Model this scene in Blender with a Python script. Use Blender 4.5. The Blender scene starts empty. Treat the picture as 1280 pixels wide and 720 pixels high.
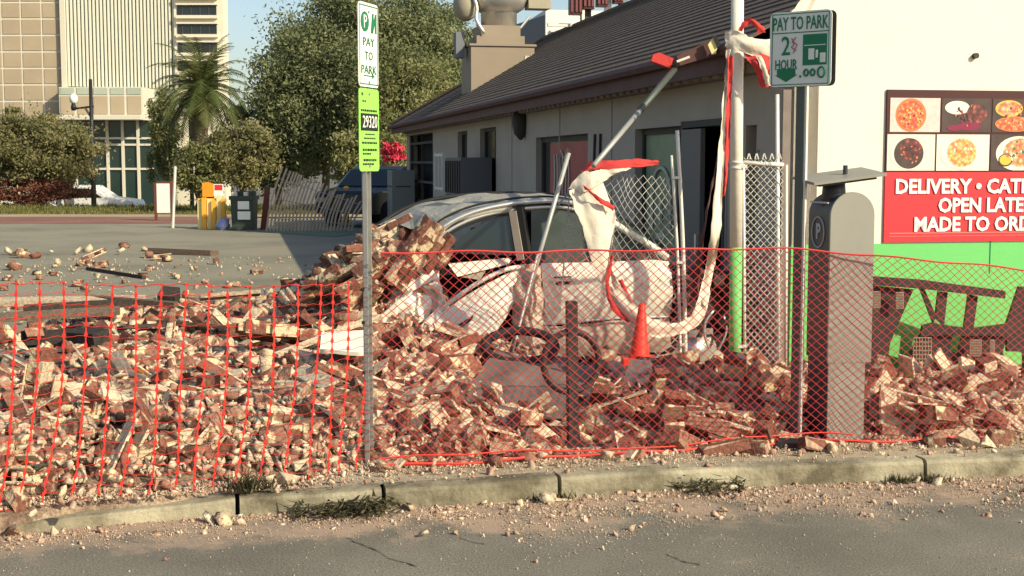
import bpy, bmesh, math, random
import numpy as np
from mathutils import Vector, Matrix, Euler, noise as mnoise

random.seed(7); rng = np.random.default_rng(11)
scene = bpy.context.scene
col = scene.collection
R = math.radians

# ------------------------------------------------------------------ camera, sky, sun, exposure
F = 1700.0                       # focal length in photo pixels (1280 wide)
HZ = 203.0                       # horizon row in the photo
CZ = 1.93                        # camera height above the road
PITCH = math.atan((360.0 - HZ) / F)
SP, CP = math.sin(PITCH), math.cos(PITCH)
cam_d = bpy.data.cameras.new('camera'); cam = bpy.data.objects.new('camera', cam_d); col.objects.link(cam)
cam.location = (0, 0, CZ); cam.rotation_euler = (R(90) - PITCH, 0, 0)
cam_d.sensor_width = 36.0; cam_d.lens = 36.0 * F / 1280.0
cam_d.clip_start = 0.1; cam_d.clip_end = 6000
scene.camera = cam
SUN_AZ = R(53); SUN_EL = R(31)   # sun to the right of and behind the camera
SDIR = Vector((math.sin(SUN_AZ) * math.cos(SUN_EL), -math.cos(SUN_AZ) * math.cos(SUN_EL), math.sin(SUN_EL)))
w = bpy.data.worlds.new('World'); scene.world = w; w.use_nodes = True
nt = w.node_tree; nt.nodes.clear()
sky = nt.nodes.new('ShaderNodeTexSky'); sky.sky_type = 'NISHITA'; sky.sun_disc = False
sky.sun_elevation = SUN_EL; sky.sun_rotation = math.pi - SUN_AZ
sky.air_density = 1.0; sky.dust_density = 1.6; sky.ozone_density = 1.0
bgn = nt.nodes.new('ShaderNodeBackground'); bgn.inputs['Strength'].default_value = 0.12
out = nt.nodes.new('ShaderNodeOutputWorld')
nt.links.new(sky.outputs[0], bgn.inputs[0]); nt.links.new(bgn.outputs[0], out.inputs[0])
sun_d = bpy.data.lights.new('sun', 'SUN'); sun_d.energy = 4.7; sun_d.angle = R(0.5); sun_d.color = (1.0, 0.89, 0.65)
sun = bpy.data.objects.new('sun', sun_d); col.objects.link(sun)
sun.rotation_euler = SDIR.to_track_quat('Z', 'Y').to_euler(); sun.location = (10, -10, 20)
scene.view_settings.view_transform = 'Standard'; scene.view_settings.look = 'None'
scene.view_settings.exposure = 0.36; scene.view_settings.gamma = 1.0

# ------------------------------------------------------------------ pixel helpers (a pixel gives a direction only)
LOT = 0.12
def ray(x, y):
    a, b = (x - 640) / F, (360 - y) / F
    return Vector((a, CP + b * SP, -SP + b * CP))
def P(x, y, Y):
    d = ray(x, y); t = Y / d.y
    return Vector((d.x * t, Y, CZ + d.z * t))
def G(x, y, z=LOT):
    d = ray(x, y); t = (z - CZ) / d.z
    return Vector((d.x * t, d.y * t, z))

# ------------------------------------------------------------------ mesh builder
class MB:
    def __init__(s): s.v = []; s.f = []; s.m = []; s.t = []; s.tint = 0.5; s.mi = 0
    def face(s, idx): s.f.append(tuple(idx)); s.m.append(s.mi); s.t.append(s.tint)
    def add(s, vs, fs):
        o = len(s.v); s.v += [tuple(v) for v in vs]
        for f in fs: s.face([o + i for i in f])
    def box(s, c, size, rot=None):
        hx, hy, hz = size[0] / 2, size[1] / 2, size[2] / 2
        vs = [Vector((x, y, z)) for x in (-hx, hx) for y in (-hy, hy) for z in (-hz, hz)]
        if rot is not None: vs = [rot @ v for v in vs]
        c = Vector(c)
        s.add([v + c for v in vs], [(0,1,3,2),(4,6,7,5),(0,4,5,1),(2,3,7,6),(0,2,6,4),(1,5,7,3)])
        return s
    def bx(s, x0, x1, y0, y1, z0, z1):
        return s.box(((x0+x1)/2, (y0+y1)/2, (z0+z1)/2), (abs(x1-x0), abs(y1-y0), abs(z1-z0)))
    def bar(s, a, b, wd, ht, up=Vector((0, 0, 1))):
        a, b = Vector(a), Vector(b); d = b - a; L = d.length; d.normalize()
        if abs(d.dot(up)) > 0.99: up = Vector((0, 1, 0))
        x = d.cross(up).normalized(); z = x.cross(d)
        m = Matrix((x, d, z)).transposed()
        return s.box((a + b) / 2, (wd, L, ht), m)
    def tube(s, pts, r, n=8, r2=None, cap=True):
        pts = [Vector(p) for p in pts]; o = len(s.v); k = len(pts)
        prev = None
        for i, p in enumerate(pts):
            d = (pts[min(i+1, k-1)] - pts[max(i-1, 0)]).normalized()
            if prev is None:
                up = Vector((0, 0, 1)) if abs(d.z) < 0.9 else Vector((1, 0, 0))
                x = d.cross(up).normalized()
            else:
                x = (prev - d * prev.dot(d)).normalized()
            prev = x; y = d.cross(x)
            rr = r if r2 is None else r + (r2 - r) * i / (k - 1)
            if isinstance(r, (list, tuple)): rr = r[i]
            for j in range(n):
                a = 2 * math.pi * j / n
                s.v.append(tuple(p + x * math.cos(a) * rr + y * math.sin(a) * rr))
        for i in range(k - 1):
            for j in range(n):
                s.face((o+i*n+j, o+i*n+(j+1) % n, o+(i+1)*n+(j+1) % n, o+(i+1)*n+j))
        if cap:
            s.face([o + j for j in range(n)][::-1]); s.face([o+(k-1)*n+j for j in range(n)])
        return s
    def lathe(s, c, prof, n=20, ax=None):
        o = len(s.v); c = Vector(c); k = len(prof)
        for (r, z) in prof:
            for j in range(n):
                a = 2 * math.pi * j / n
                p = Vector((r * math.cos(a), r * math.sin(a), z))
                if ax is not None: p = ax @ p
                s.v.append(tuple(c + p))
        for i in range(k - 1):
            for j in range(n):
                s.face((o+i*n+j, o+i*n+(j+1) % n, o+(i+1)*n+(j+1) % n, o+(i+1)*n+j))
        s.face([o + j for j in range(n)][::-1]); s.face([o+(k-1)*n+j for j in range(n)])
        return s
    def grid(s, rows, thick=None, tdir=None):
        """rows: list of equal-length lists of points; optional thickness along tdir"""
        o = len(s.v); nr, nc = len(rows), len(rows[0])
        for r in rows: s.v += [tuple(p) for p in r]
        for i in range(nr-1):
            for j in range(nc-1):
                a = o+i*nc+j; s.face((a, a+1, a+nc+1, a+nc))
        if thick:
            td = Vector(tdir).normalized() * thick; o2 = len(s.v)
            for r in rows: s.v += [tuple(Vector(p) + td) for p in r]
            for i in range(nr-1):
                for j in range(nc-1):
                    a = o2+i*nc+j; s.face((a, a+nc, a+nc+1, a+1))
            bd = [j for j in range(nc)] + [i*nc+nc-1 for i in range(1, nr)] + [(nr-1)*nc+j for j in range(nc-2, -1, -1)] + [i*nc for i in range(nr-2, 0, -1)]
            o3 = len(s.v); nb = len(bd)          # rim has vertices of its own so that the sheet shades cleanly
            s.v += [s.v[o+a] for a in bd] + [s.v[o2+a] for a in bd]
            for i in range(nb):
                k = (i+1) % nb; s.face((o3+i, o3+nb+i, o3+nb+k, o3+k))
        return s
    def poly(s, pts, thick, tdir):
        pts = [Vector(p) for p in pts]; td = Vector(tdir).normalized() * thick; o = len(s.v); n = len(pts)
        s.v += [tuple(p) for p in pts] + [tuple(p + td) for p in pts]
        s.face([o+i for i in range(n)]); s.face([o+n+i for i in range(n)][::-1])
        for i in range(n): s.face((o+i, o+n+i, o+n+(i+1) % n, o+(i+1) % n))
        return s
    def mesh(s, name, mats, smooth=False, tint=False):
        me = bpy.data.meshes.new(name); me.from_pydata(s.v, [], s.f)
        if not isinstance(mats, (list, tuple)): mats = [mats]
        for m in mats: me.materials.append(m)
        if len(mats) > 1: me.polygons.foreach_set('material_index', s.m)
        if tint:
            at = me.attributes.new('tint', 'FLOAT', 'FACE'); at.data.foreach_set('value', s.t)
        if smooth: me.polygons.foreach_set('use_smooth', [True] * len(s.f))
        bm = bmesh.new(); bm.from_mesh(me); bmesh.ops.recalc_face_normals(bm, faces=bm.faces); bm.to_mesh(me); bm.free()
        me.update(); return me
    def build(s, name, mats, parent=None, smooth=False, tint=False):
        return link(name, s.mesh(name, mats, smooth, tint), parent)

def link(name, me, parent=None):
    o = bpy.data.objects.new(name, me); col.objects.link(o)
    if parent is not None: o.parent = parent
    return o
def tag(o, label=None, cat=None, group=None, kind=None):
    if label: o['label'] = label
    if cat: o['category'] = cat
    if group: o['group'] = group
    if kind: o['kind'] = kind
    return o
def empty(name, label, cat, loc=(0, 0, 0), rz=0.0, group=None):
    o = bpy.data.objects.new(name, None); col.objects.link(o); o.location = loc; o.rotation_euler = (0, 0, rz)
    o.empty_display_size = 0.1
    return tag(o, label, cat, group)
def rel(parent, child):
    """parent a world-space built part to a thing whose Empty stands elsewhere"""
    child.parent = parent
    child.matrix_parent_inverse = (Matrix.Translation(parent.location) @ parent.rotation_euler.to_matrix().to_4x4()).inverted()
    return child
def bez(p, n=24):
    """Catmull-Rom through points"""
    p = [Vector(q) for q in p]; q = [p[0] * 2 - p[1]] + p + [p[-1] * 2 - p[-2]]; res = []
    segs = len(p) - 1
    for i in range(n + 1):
        u = i / n * segs; k = min(int(u), segs - 1); t = u - k
        a, b, c, d = q[k], q[k+1], q[k+2], q[k+3]
        res.append(0.5 * ((2*b) + (c-a)*t + (2*a-5*b+4*c-d)*t*t + (3*b-a-3*c+d)*t**3))
    return res
def text_mesh(txt, size, mat, align='CENTER', extrude=0.002, xs=1.0, bold=0.0):
    cu = bpy.data.curves.new('txt', 'FONT'); cu.body = txt; cu.size = size; cu.align_x = align; cu.align_y = 'CENTER'
    cu.extrude = extrude; cu.offset = bold; cu.resolution_u = 2
    o = bpy.data.objects.new('txt', cu); col.objects.link(o)
    dg = bpy.context.evaluated_depsgraph_get()
    me = bpy.data.meshes.new_from_object(o.evaluated_get(dg))
    bpy.data.objects.remove(o); bpy.data.curves.remove(cu)
    me.transform(Matrix.Diagonal((xs, 1, 1, 1)))
    me.materials.clear(); me.materials.append(mat)
    return me

# ------------------------------------------------------------------ materials
def mat(name, c, rough=0.8, metal=0.0, spec=0.3, n_amt=0.0, n_scale=8.0, c2=None, bump=0.0, bscale=40.0, detail=6, alpha=None, trans=0.0, emit=None):
    m = bpy.data.materials.new(name); m.use_nodes = True; t = m.node_tree; L = t.links
    b = t.nodes['Principled BSDF']
    b.inputs['Base Color'].default_value = (*c, 1); b.inputs['Roughness'].default_value = rough; b.inputs['Metallic'].default_value = metal
    b.inputs['Specular IOR Level'].default_value = spec
    if trans: b.inputs['Transmission Weight'].default_value = trans
    if c2 is not None or bump:
        tc = t.nodes.new('ShaderNodeNewGeometry')
    if c2 is not None:
        n = t.nodes.new('ShaderNodeTexNoise'); n.inputs['Scale'].default_value = n_scale; n.inputs['Detail'].default_value = detail; n.inputs['Roughness'].default_value = 0.65
        L.new(tc.outputs['Position'], n.inputs['Vector'])
        r = t.nodes.new('ShaderNodeValToRGB'); r.color_ramp.elements[0].position = 0.5 - 0.22 / max(n_amt, 0.2); r.color_ramp.elements[1].position = min(1.0, 0.5 + 0.22 / max(n_amt, 0.2))
        r.color_ramp.elements[0].color = (*c, 1); r.color_ramp.elements[1].color = (*c2, 1)
        L.new(n.outputs['Fac'], r.inputs[0]); L.new(r.outputs[0], b.inputs['Base Color'])
    if bump:
        n2 = t.nodes.new('ShaderNodeTexNoise'); n2.inputs['Scale'].default_value = bscale; n2.inputs['Detail'].default_value = 5
        L.new(tc.outputs['Position'], n2.inputs['Vector'])
        bp = t.nodes.new('ShaderNodeBump'); bp.inputs['Strength'].default_value = bump; bp.inputs['Distance'].default_value = 0.02
        L.new(n2.outputs['Fac'], bp.inputs['Height']); L.new(bp.outputs[0], b.inputs['Normal'])
    return m

def ramp_mat(name, stops, rough=0.9, coat=None, coat_scale=9.0, coat_lo=0.5, coat_hi=0.62, bump=0.5, bscale=60.0, transl=0.0):
    """colour from the per-face 'tint' attribute, an optional noise-shaped crust colour on top"""
    m = bpy.data.materials.new(name); m.use_nodes = True; t = m.node_tree; L = t.links; b = t.nodes['Principled BSDF']
    b.inputs['Roughness'].default_value = rough; b.inputs['Specular IOR Level'].default_value = 0.2
    a = t.nodes.new('ShaderNodeAttribute'); a.attribute_name = 'tint'
    g = t.nodes.new('ShaderNodeNewGeometry')
    r = t.nodes.new('ShaderNodeValToRGB'); els = r.color_ramp.elements
    els[0].position, els[0].color = stops[0][0], (*stops[0][1], 1); els[1].position, els[1].color = stops[-1][0], (*stops[-1][1], 1)
    for p, c in stops[1:-1]:
        e = els.new(p); e.color = (*c, 1)
    L.new(a.outputs['Fac'], r.inputs[0]); cur = r.outputs[0]
    n0 = t.nodes.new('ShaderNodeTexNoise'); n0.inputs['Scale'].default_value = 34; n0.inputs['Detail'].default_value = 4
    L.new(g.outputs['Position'], n0.inputs['Vector'])
    mp = t.nodes.new('ShaderNodeMapRange'); mp.inputs[1].default_value = 0.3; mp.inputs[2].default_value = 0.7; mp.inputs[3].default_value = 0.6; mp.inputs[4].default_value = 1.35
    L.new(n0.outputs['Fac'], mp.inputs[0])
    mx0 = t.nodes.new('ShaderNodeVectorMath'); mx0.operation = 'SCALE'; L.new(cur, mx0.inputs[0]); L.new(mp.outputs[0], mx0.inputs['Scale']); cur = mx0.outputs[0]
    if coat:
        n = t.nodes.new('ShaderNodeTexNoise'); n.inputs['Scale'].default_value = coat_scale; n.inputs['Detail'].default_value = 6; n.inputs['Roughness'].default_value = 0.6
        L.new(g.outputs['Position'], n.inputs['Vector'])
        rr = t.nodes.new('ShaderNodeValToRGB'); rr.color_ramp.elements[0].position = coat_lo; rr.color_ramp.elements[1].position = coat_hi
        L.new(n.outputs['Fac'], rr.inputs[0])
        mx = t.nodes.new('ShaderNodeMix'); mx.data_type = 'RGBA'
        L.new(rr.outputs[0], mx.inputs[0]); L.new(cur, mx.inputs[6]); mx.inputs[7].default_value = (*coat, 1); cur = mx.outputs[2]
    L.new(cur, b.inputs['Base Color'])
    if bump:
        n2 = t.nodes.new('ShaderNodeTexNoise'); n2.inputs['Scale'].default_value = bscale; n2.inputs['Detail'].default_value = 4
        L.new(g.outputs['Position'], n2.inputs['Vector'])
        bp = t.nodes.new('ShaderNodeBump'); bp.inputs['Strength'].default_value = bump; bp.inputs['Distance'].default_value = 0.012
        L.new(n2.outputs['Fac'], bp.inputs['Height']); L.new(bp.outputs[0], b.inputs['Normal'])
    if transl:
        tr = t.nodes.new('ShaderNodeBsdfTranslucent'); L.new(cur, tr.inputs[0])
        ms = t.nodes.new('ShaderNodeMixShader'); ms.inputs[0].default_value = transl
        L.new(b.outputs[0], ms.inputs[1]); L.new(tr.outputs[0], ms.inputs[2])
        L.new(ms.outputs[0], t.nodes['Material Output'].inputs['Surface'])
    return m

M = {}
CREAM = (0.60, 0.495, 0.31)
M['rubble'] = ramp_mat('rubble', [(0, (0.035, 0.024, 0.02)), (0.18, (0.09, 0.044, 0.032)), (0.42, (0.20, 0.082, 0.056)), (0.62, (0.31, 0.175, 0.12)), (0.8, (0.49, 0.37, 0.25)), (1, (0.62, 0.525, 0.375))], coat=CREAM, coat_scale=7.0, coat_lo=0.545, coat_hi=0.61, bump=0.8)
M['concrete'] = ramp_mat('broken_concrete', [(0, (0.045, 0.042, 0.038)), (0.5, (0.13, 0.12, 0.098)), (1, (0.27, 0.25, 0.20))], coat=CREAM, coat_scale=6.0, coat_lo=0.60, coat_hi=0.66, bump=0.7)
M['grit'] = ramp_mat('grit', [(0, (0.14, 0.06, 0.045)), (0.4, (0.36, 0.22, 0.15)), (1, (0.62, 0.52, 0.38))], bump=0.0)
M['wood'] = ramp_mat('weathered_wood', [(0, (0.03, 0.026, 0.024)), (0.4, (0.13, 0.09, 0.065)), (0.7, (0.30, 0.22, 0.15)), (1, (0.58, 0.48, 0.34))], bump=0.4, bscale=30)
M['leaf'] = ramp_mat('leaf', [(0, (0.10, 0.125, 0.06)), (0.5, (0.19, 0.215, 0.10)), (1, (0.31, 0.325, 0.165))], rough=0.6, bump=0, transl=0.35)
M['leaf_olive'] = ramp_mat('leaf_olive', [(0, (0.11, 0.125, 0.045)), (0.5, (0.21, 0.22, 0.085)), (1, (0.34, 0.33, 0.15))], rough=0.6, bump=0, transl=0.35)
M['leaf_dry'] = ramp_mat('leaf_dry', [(0, (0.11, 0.115, 0.05)), (0.5, (0.22, 0.21, 0.09)), (1, (0.37, 0.32, 0.16))], rough=0.7, bump=0, transl=0.3)
M['hedge_red'] = ramp_mat('hedge_red', [(0, (0.09, 0.03, 0.02)), (0.5, (0.2, 0.075, 0.05)), (1, (0.3, 0.15, 0.09))], rough=0.8, bump=0, transl=0.15)
M['palm'] = ramp_mat('palm_frond', [(0, (0.06, 0.07, 0.02)), (0.5, (0.10, 0.13, 0.04)), (1, (0.2, 0.2, 0.07))], rough=0.5, bump=0, transl=0.2)
M['bark'] = mat('bark', (0.09, 0.065, 0.045), c2=(0.18, 0.13, 0.09), n_scale=6, n_amt=1, bump=0.6, bscale=14)
M['weed'] = ramp_mat('weed', [(0, (0.025, 0.022, 0.014)), (0.6, (0.06, 0.06, 0.028)), (1, (0.16, 0.13, 0.065))], bump=0, transl=0.15)
M['grass'] = ramp_mat('grass', [(0, (0.07, 0.085, 0.02)), (1, (0.2, 0.19, 0.06))], bump=0, transl=0.2)
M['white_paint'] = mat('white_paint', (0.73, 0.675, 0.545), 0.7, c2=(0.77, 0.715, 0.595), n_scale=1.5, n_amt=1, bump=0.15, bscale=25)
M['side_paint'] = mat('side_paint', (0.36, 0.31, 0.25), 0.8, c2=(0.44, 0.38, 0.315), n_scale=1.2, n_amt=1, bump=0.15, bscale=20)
M['green_paint'] = mat('green_paint', (0.135, 0.50, 0.135), 0.6, c2=(0.15, 0.53, 0.15), n_scale=2, n_amt=1, bump=0.1)
M['shingle'] = mat('shingle', (0.085, 0.066, 0.052), 0.95, c2=(0.17, 0.13, 0.10), n_scale=9, n_amt=0.9, bump=0.5, bscale=70)
M['maroon_trim'] = mat('maroon_trim', (0.085, 0.035, 0.032), 0.7, c2=(0.12, 0.06, 0.05), n_scale=5, n_amt=1)
M['soffit'] = mat('soffit', (0.2, 0.165, 0.14), 0.9, c2=(0.28, 0.235, 0.2), n_scale=6, n_amt=1)
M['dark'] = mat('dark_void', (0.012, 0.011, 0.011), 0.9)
M['dark_steel'] = mat('dark_steel', (0.028, 0.025, 0.024), 0.55, c2=(0.06, 0.045, 0.038), n_scale=6, n_amt=1)
M['black'] = mat('black_plastic', (0.018, 0.018, 0.019), 0.5)
M['rubber'] = mat('rubber', (0.02, 0.02, 0.021), 0.85)
M['galv'] = mat('galvanised', (0.30, 0.30, 0.28), 0.5, 0.35, c2=(0.40, 0.40, 0.37), n_scale=10, n_amt=1)
M['galv_white'] = mat('pale_pipe', (0.62, 0.60, 0.54), 0.5, 0.1, c2=(0.70, 0.675, 0.6), n_scale=8, n_amt=1)
M['wire'] = mat('wire', (0.50, 0.48, 0.42), 0.5, 0.25)
M['alu'] = mat('aluminium', (0.62, 0.60, 0.56), 0.36, 0.75, c2=(0.7, 0.68, 0.63), n_scale=4, n_amt=1)
M['chimney'] = mat('chimney_metal', (0.26, 0.21, 0.155), 0.7, c2=(0.30, 0.245, 0.18), n_scale=1.3, n_amt=1)
M['car'] = mat('car_paint', (0.76, 0.72, 0.61), 0.45, c2=(0.66, 0.62, 0.52), n_scale=5, n_amt=0.8, spec=0.5)
M['car_roof'] = mat('car_roof_paint', (0.27, 0.265, 0.225), 0.6, 0.1, c2=(0.36, 0.34, 0.28), n_scale=3, n_amt=0.8, spec=0.5)
M['car_dusty'] = mat('car_dusty', (0.36, 0.30, 0.24), 0.75, c2=(0.47, 0.40, 0.32), n_scale=5, n_amt=0.9)  # dusty paint, also the painted shade of the sill
M['glass'] = mat('car_glass', (0.012, 0.02, 0.02), 0.15, spec=0.6)
M['glass_dusty'] = mat('dusty_glass', (0.03, 0.045, 0.04), 0.4, c2=(0.065, 0.08, 0.07), n_scale=4, n_amt=0.8, spec=0.5)
M['window'] = mat('window_glass', (0.02, 0.026, 0.028), 0.12, spec=0.5)
M['lobby'] = mat('lobby_glass', (0.02, 0.04, 0.036), 0.08, spec=0.6)
M['orange'] = mat('orange_mesh', (0.52, 0.04, 0.042), 0.55, spec=0.3)
M['orange_b'] = mat('orange_barrier', (0.62, 0.042, 0.03), 0.5, spec=0.3)
M['cone'] = mat('cone_plastic', (0.80, 0.045, 0.022), 0.45, c2=(0.72, 0.05, 0.028), n_scale=9, n_amt=1)
M['red_cloth'] = mat('red_cloth', (0.62, 0.055, 0.05), 0.85, c2=(0.50, 0.05, 0.045), n_scale=9, n_amt=0.9, bump=0.3, bscale=22)
M['white_cloth'] = mat('white_cloth', (0.66, 0.58, 0.45), 0.9, c2=(0.72, 0.66, 0.54), n_scale=6, n_amt=0.8, bump=0.3, bscale=22)
M['green_sign'] = mat('lime_sign', (0.30, 0.72, 0.11), 0.35, spec=0.4)
M['white_sign'] = mat('white_sign', (0.78, 0.80, 0.72), 0.35, spec=0.4)
M['grey_sign'] = mat('sign_face', (0.70, 0.72, 0.66), 0.5)
M['sign_green'] = mat('sign_green', (0.015, 0.17, 0.075), 0.5)
M['sign_black'] = mat('sign_black', (0.015, 0.02, 0.018), 0.5)
M['sign_back'] = mat('sign_back', (0.12, 0.10, 0.08), 0.5, 0.4)
M['post_dark'] = mat('post_green_steel', (0.10, 0.115, 0.10), 0.55, 0.4)
M['kiosk'] = mat('kiosk_grey', (0.235, 0.23, 0.195), 0.5, c2=(0.26, 0.255, 0.215), n_scale=5, n_amt=1, spec=0.4)
M['kiosk_dark'] = mat('kiosk_dark', (0.035, 0.037, 0.04), 0.45, spec=0.4)
M['kiosk_mark'] = mat('kiosk_mark', (0.45, 0.46, 0.47), 0.5)
M['menu_red'] = mat('menu_red', (0.66, 0.035, 0.045), 0.4, c2=(0.58, 0.03, 0.04), n_scale=2, n_amt=0.9, spec=0.4)
M['menu_dark'] = mat('menu_dark', (0.06, 0.014, 0.014), 0.5)
M['menu_text'] = mat('menu_text', (0.86, 0.82, 0.72), 0.5)
M['kerb'] = mat('kerb_concrete', (0.11, 0.095, 0.06), 0.9, c2=(0.40, 0.36, 0.25), n_scale=1.9, n_amt=1.9, bump=0.4, bscale=45)
M['sidewalk'] = mat('sidewalk_concrete', (0.27, 0.23, 0.16), 0.95, c2=(0.40, 0.335, 0.235), n_scale=2.2, n_amt=1, bump=0.3, bscale=60)
M['slat_wood'] = mat('lath_wood', (0.36, 0.27, 0.19), 0.85, c2=(0.48, 0.38, 0.28), n_scale=6, n_amt=1)
M['tarp'] = mat('grey_sheet', (0.105, 0.09, 0.078), 0.8, c2=(0.16, 0.135, 0.115), n_scale=6, n_amt=0.9, bump=0.4, bscale=14)
M['dusty_metal'] = mat('dusty_metal', (0.30, 0.275, 0.20), 0.7, 0.1, c2=(0.38, 0.34, 0.25), n_scale=7, n_amt=0.9)
M['yellow'] = mat('barricade_yellow', (0.78, 0.42, 0.05), 0.6)
M['yellow_pale'] = mat('barricade_pale', (0.80, 0.66, 0.30), 0.6)
M['orange_box'] = mat('orange_panel', (0.80, 0.30, 0.02), 0.6)
M['bin_green'] = mat('bin_green', (0.045, 0.06, 0.045), 0.55)
M['brown_post'] = mat('brown_post', (0.14, 0.045, 0.03), 0.8)
M['blue_bag'] = mat('blue_bag', (0.10, 0.16, 0.42), 0.5, c2=(0.6, 0.6, 0.62), n_scale=5, n_amt=0.6)
M['suv_dark'] = mat('suv_dark_paint', (0.014, 0.018, 0.024), 0.25, 0.0, spec=0.6)
M['suv_white'] = mat('suv_white_paint', (0.74, 0.74, 0.72), 0.3, spec=0.5)
M['tower_panel'] = mat('tower_panel', (0.33, 0.265, 0.18), 0.6, c2=(0.42, 0.34, 0.235), n_scale=0.35, n_amt=0.9)
M['tower_trim'] = mat('tower_trim', (0.60, 0.56, 0.45), 0.7)
M['fin'] = mat('facade_fin', (0.60, 0.60, 0.51), 0.6)
M['fin_back'] = mat('facade_back', (0.24, 0.30, 0.23), 0.5, c2=(0.46, 0.50, 0.40), n_scale=0.12, n_amt=1.0)
M['tower_wall'] = mat('tower_wall', (0.66, 0.61, 0.48), 0.75)
M['far_white'] = mat('far_white_block', (0.72, 0.70, 0.62), 0.8, c2=(0.67, 0.65, 0.57), n_scale=0.5, n_amt=1)
M['far_grey'] = mat('far_grey_siding', (0.17, 0.18, 0.19), 0.8)  # painted shade of the far block's end, and the roof vent's grey
M['neon_red'] = mat('letter_maroon', (0.05, 0.008, 0.012), 0.4)
M['neon_edge'] = mat('letter_edge', (0.16, 0.05, 0.045), 0.4)
M['teal_strut'] = mat('strut_grey', (0.20, 0.25, 0.24), 0.6)
M['poster_red'] = mat('poster_red', (0.36, 0.07, 0.055), 0.6, c2=(0.44, 0.11, 0.085), n_scale=3, n_amt=1)
M['poster_green'] = mat('poster_green', (0.16, 0.22, 0.12), 0.5, c2=(0.27, 0.32, 0.19), n_scale=2.5, n_amt=1)
M['chalk'] = mat('chalk', (0.62, 0.60, 0.52), 0.8)
M['ac'] = mat('ac_grey', (0.13, 0.13, 0.13), 0.7)
M['frame_dark'] = mat('frame_dark', (0.055, 0.05, 0.045), 0.7)
M['cabinet'] = mat('cabinet_grey', (0.24, 0.24, 0.21), 0.7)
M['flower'] = mat('flower_red', (0.62, 0.05, 0.09), 0.7)

def ground_mat(name, stops, s1=0.35, s2=14.0, dust=None, dlo=0.5, dhi=0.62, dscale=1.2, bump=0.5, speck=0.25, kdist=None):
    m = bpy.data.materials.new(name); m.use_nodes = True; t = m.node_tree; L = t.links; b = t.nodes['Principled BSDF']
    b.inputs['Roughness'].default_value = 0.92; b.inputs['Specular IOR Level'].default_value = 0.25
    g = t.nodes.new('ShaderNodeNewGeometry')
    def nz(sc, det=6, ro=0.6):
        n = t.nodes.new('ShaderNodeTexNoise'); n.inputs['Scale'].default_value = sc; n.inputs['Detail'].default_value = det; n.inputs['Roughness'].default_value = ro
        L.new(g.outputs['Position'], n.inputs['Vector']); return n
    r = t.nodes.new('ShaderNodeValToRGB'); els = r.color_ramp.elements
    els[0].position, els[0].color = stops[0][0], (*stops[0][1], 1); els[1].position, els[1].color = stops[1][0], (*stops[1][1], 1)
    L.new(nz(s1).outputs['Fac'], r.inputs[0]); cur = r.outputs[0]
    sp = t.nodes.new('ShaderNodeMapRange'); sp.inputs[1].default_value = 0.3; sp.inputs[2].default_value = 0.7; sp.inputs[3].default_value = 1 - speck; sp.inputs[4].default_value = 1 + speck
    L.new(nz(s2 * 6, 3).outputs['Fac'], sp.inputs[0])
    sc = t.nodes.new('ShaderNodeVectorMath'); sc.operation = 'SCALE'; L.new(cur, sc.inputs[0]); L.new(sp.outputs[0], sc.inputs['Scale']); cur = sc.outputs[0]
    if dust:
        rr = t.nodes.new('ShaderNodeValToRGB'); rr.color_ramp.elements[0].position = dlo; rr.color_ramp.elements[1].position = dhi
        src = nz(dscale, 8, 0.65).outputs['Fac']
        if kdist:   # dust gathers in the gutter: distance from the kerb line n.p = c
            nx, ny, c, wd = kdist
            dp = t.nodes.new('ShaderNodeVectorMath'); dp.operation = 'DOT_PRODUCT'; dp.inputs[1].default_value = (nx, ny, 0); L.new(g.outputs['Position'], dp.inputs[0])
            mr = t.nodes.new('ShaderNodeMapRange'); mr.inputs[1].default_value = c - wd; mr.inputs[2].default_value = c; mr.inputs[3].default_value = -0.2; mr.inputs[4].default_value = 0.2
            L.new(dp.outputs['Value'], mr.inputs[0])
            ad = t.nodes.new('ShaderNodeMath'); ad.operation = 'ADD'; L.new(src, ad.inputs[0]); L.new(mr.outputs[0], ad.inputs[1]); src = ad.outputs[0]
        L.new(src, rr.inputs[0])
        mx = t.nodes.new('ShaderNodeMix'); mx.data_type = 'RGBA'; L.new(rr.outputs[0], mx.inputs[0]); L.new(cur, mx.inputs[6]); mx.inputs[7].default_value = (*dust, 1); cur = mx.outputs[2]
    L.new(cur, b.inputs['Base Color'])
    bp = t.nodes.new('ShaderNodeBump'); bp.inputs['Strength'].default_value = bump; bp.inputs['Distance'].default_value = 0.01
    L.new(nz(s2 * 8, 4).outputs['Fac'], bp.inputs['Height']); L.new(bp.outputs[0], b.inputs['Normal'])
    return m
M['road'] = ground_mat('road_asphalt', s1=1.1, stops=[(0.34, (0.14, 0.13, 0.104)), (0.66, (0.205, 0.189, 0.15))], dust=(0.36, 0.265, 0.19), dlo=0.44, dhi=0.62, dscale=2.2, speck=0.45, kdist=(-0.19, 0.98, 7.55, 1.2))
M['lot'] = ground_mat('lot_asphalt', [(0.34, (0.19, 0.178, 0.13)), (0.66, (0.30, 0.278, 0.205))], s1=0.35, s2=6, dust=(0.26, 0.215, 0.155), dlo=0.52, dhi=0.72, dscale=0.35, speck=0.2)
M['red_dirt'] = ground_mat('red_dirt', [(0.3, (0.20, 0.095, 0.07)), (0.7, (0.27, 0.145, 0.105))], s1=0.3, s2=3)
M['sand'] = ground_mat('sand', [(0.3, (0.36, 0.26, 0.17)), (0.7, (0.44, 0.33, 0.22))], s1=0.3, s2=3)
M['grass_soil'] = ground_mat('grass_soil', [(0.3, (0.13, 0.125, 0.04)), (0.7, (0.21, 0.18, 0.065))], s1=0.3, s2=3)
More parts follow.
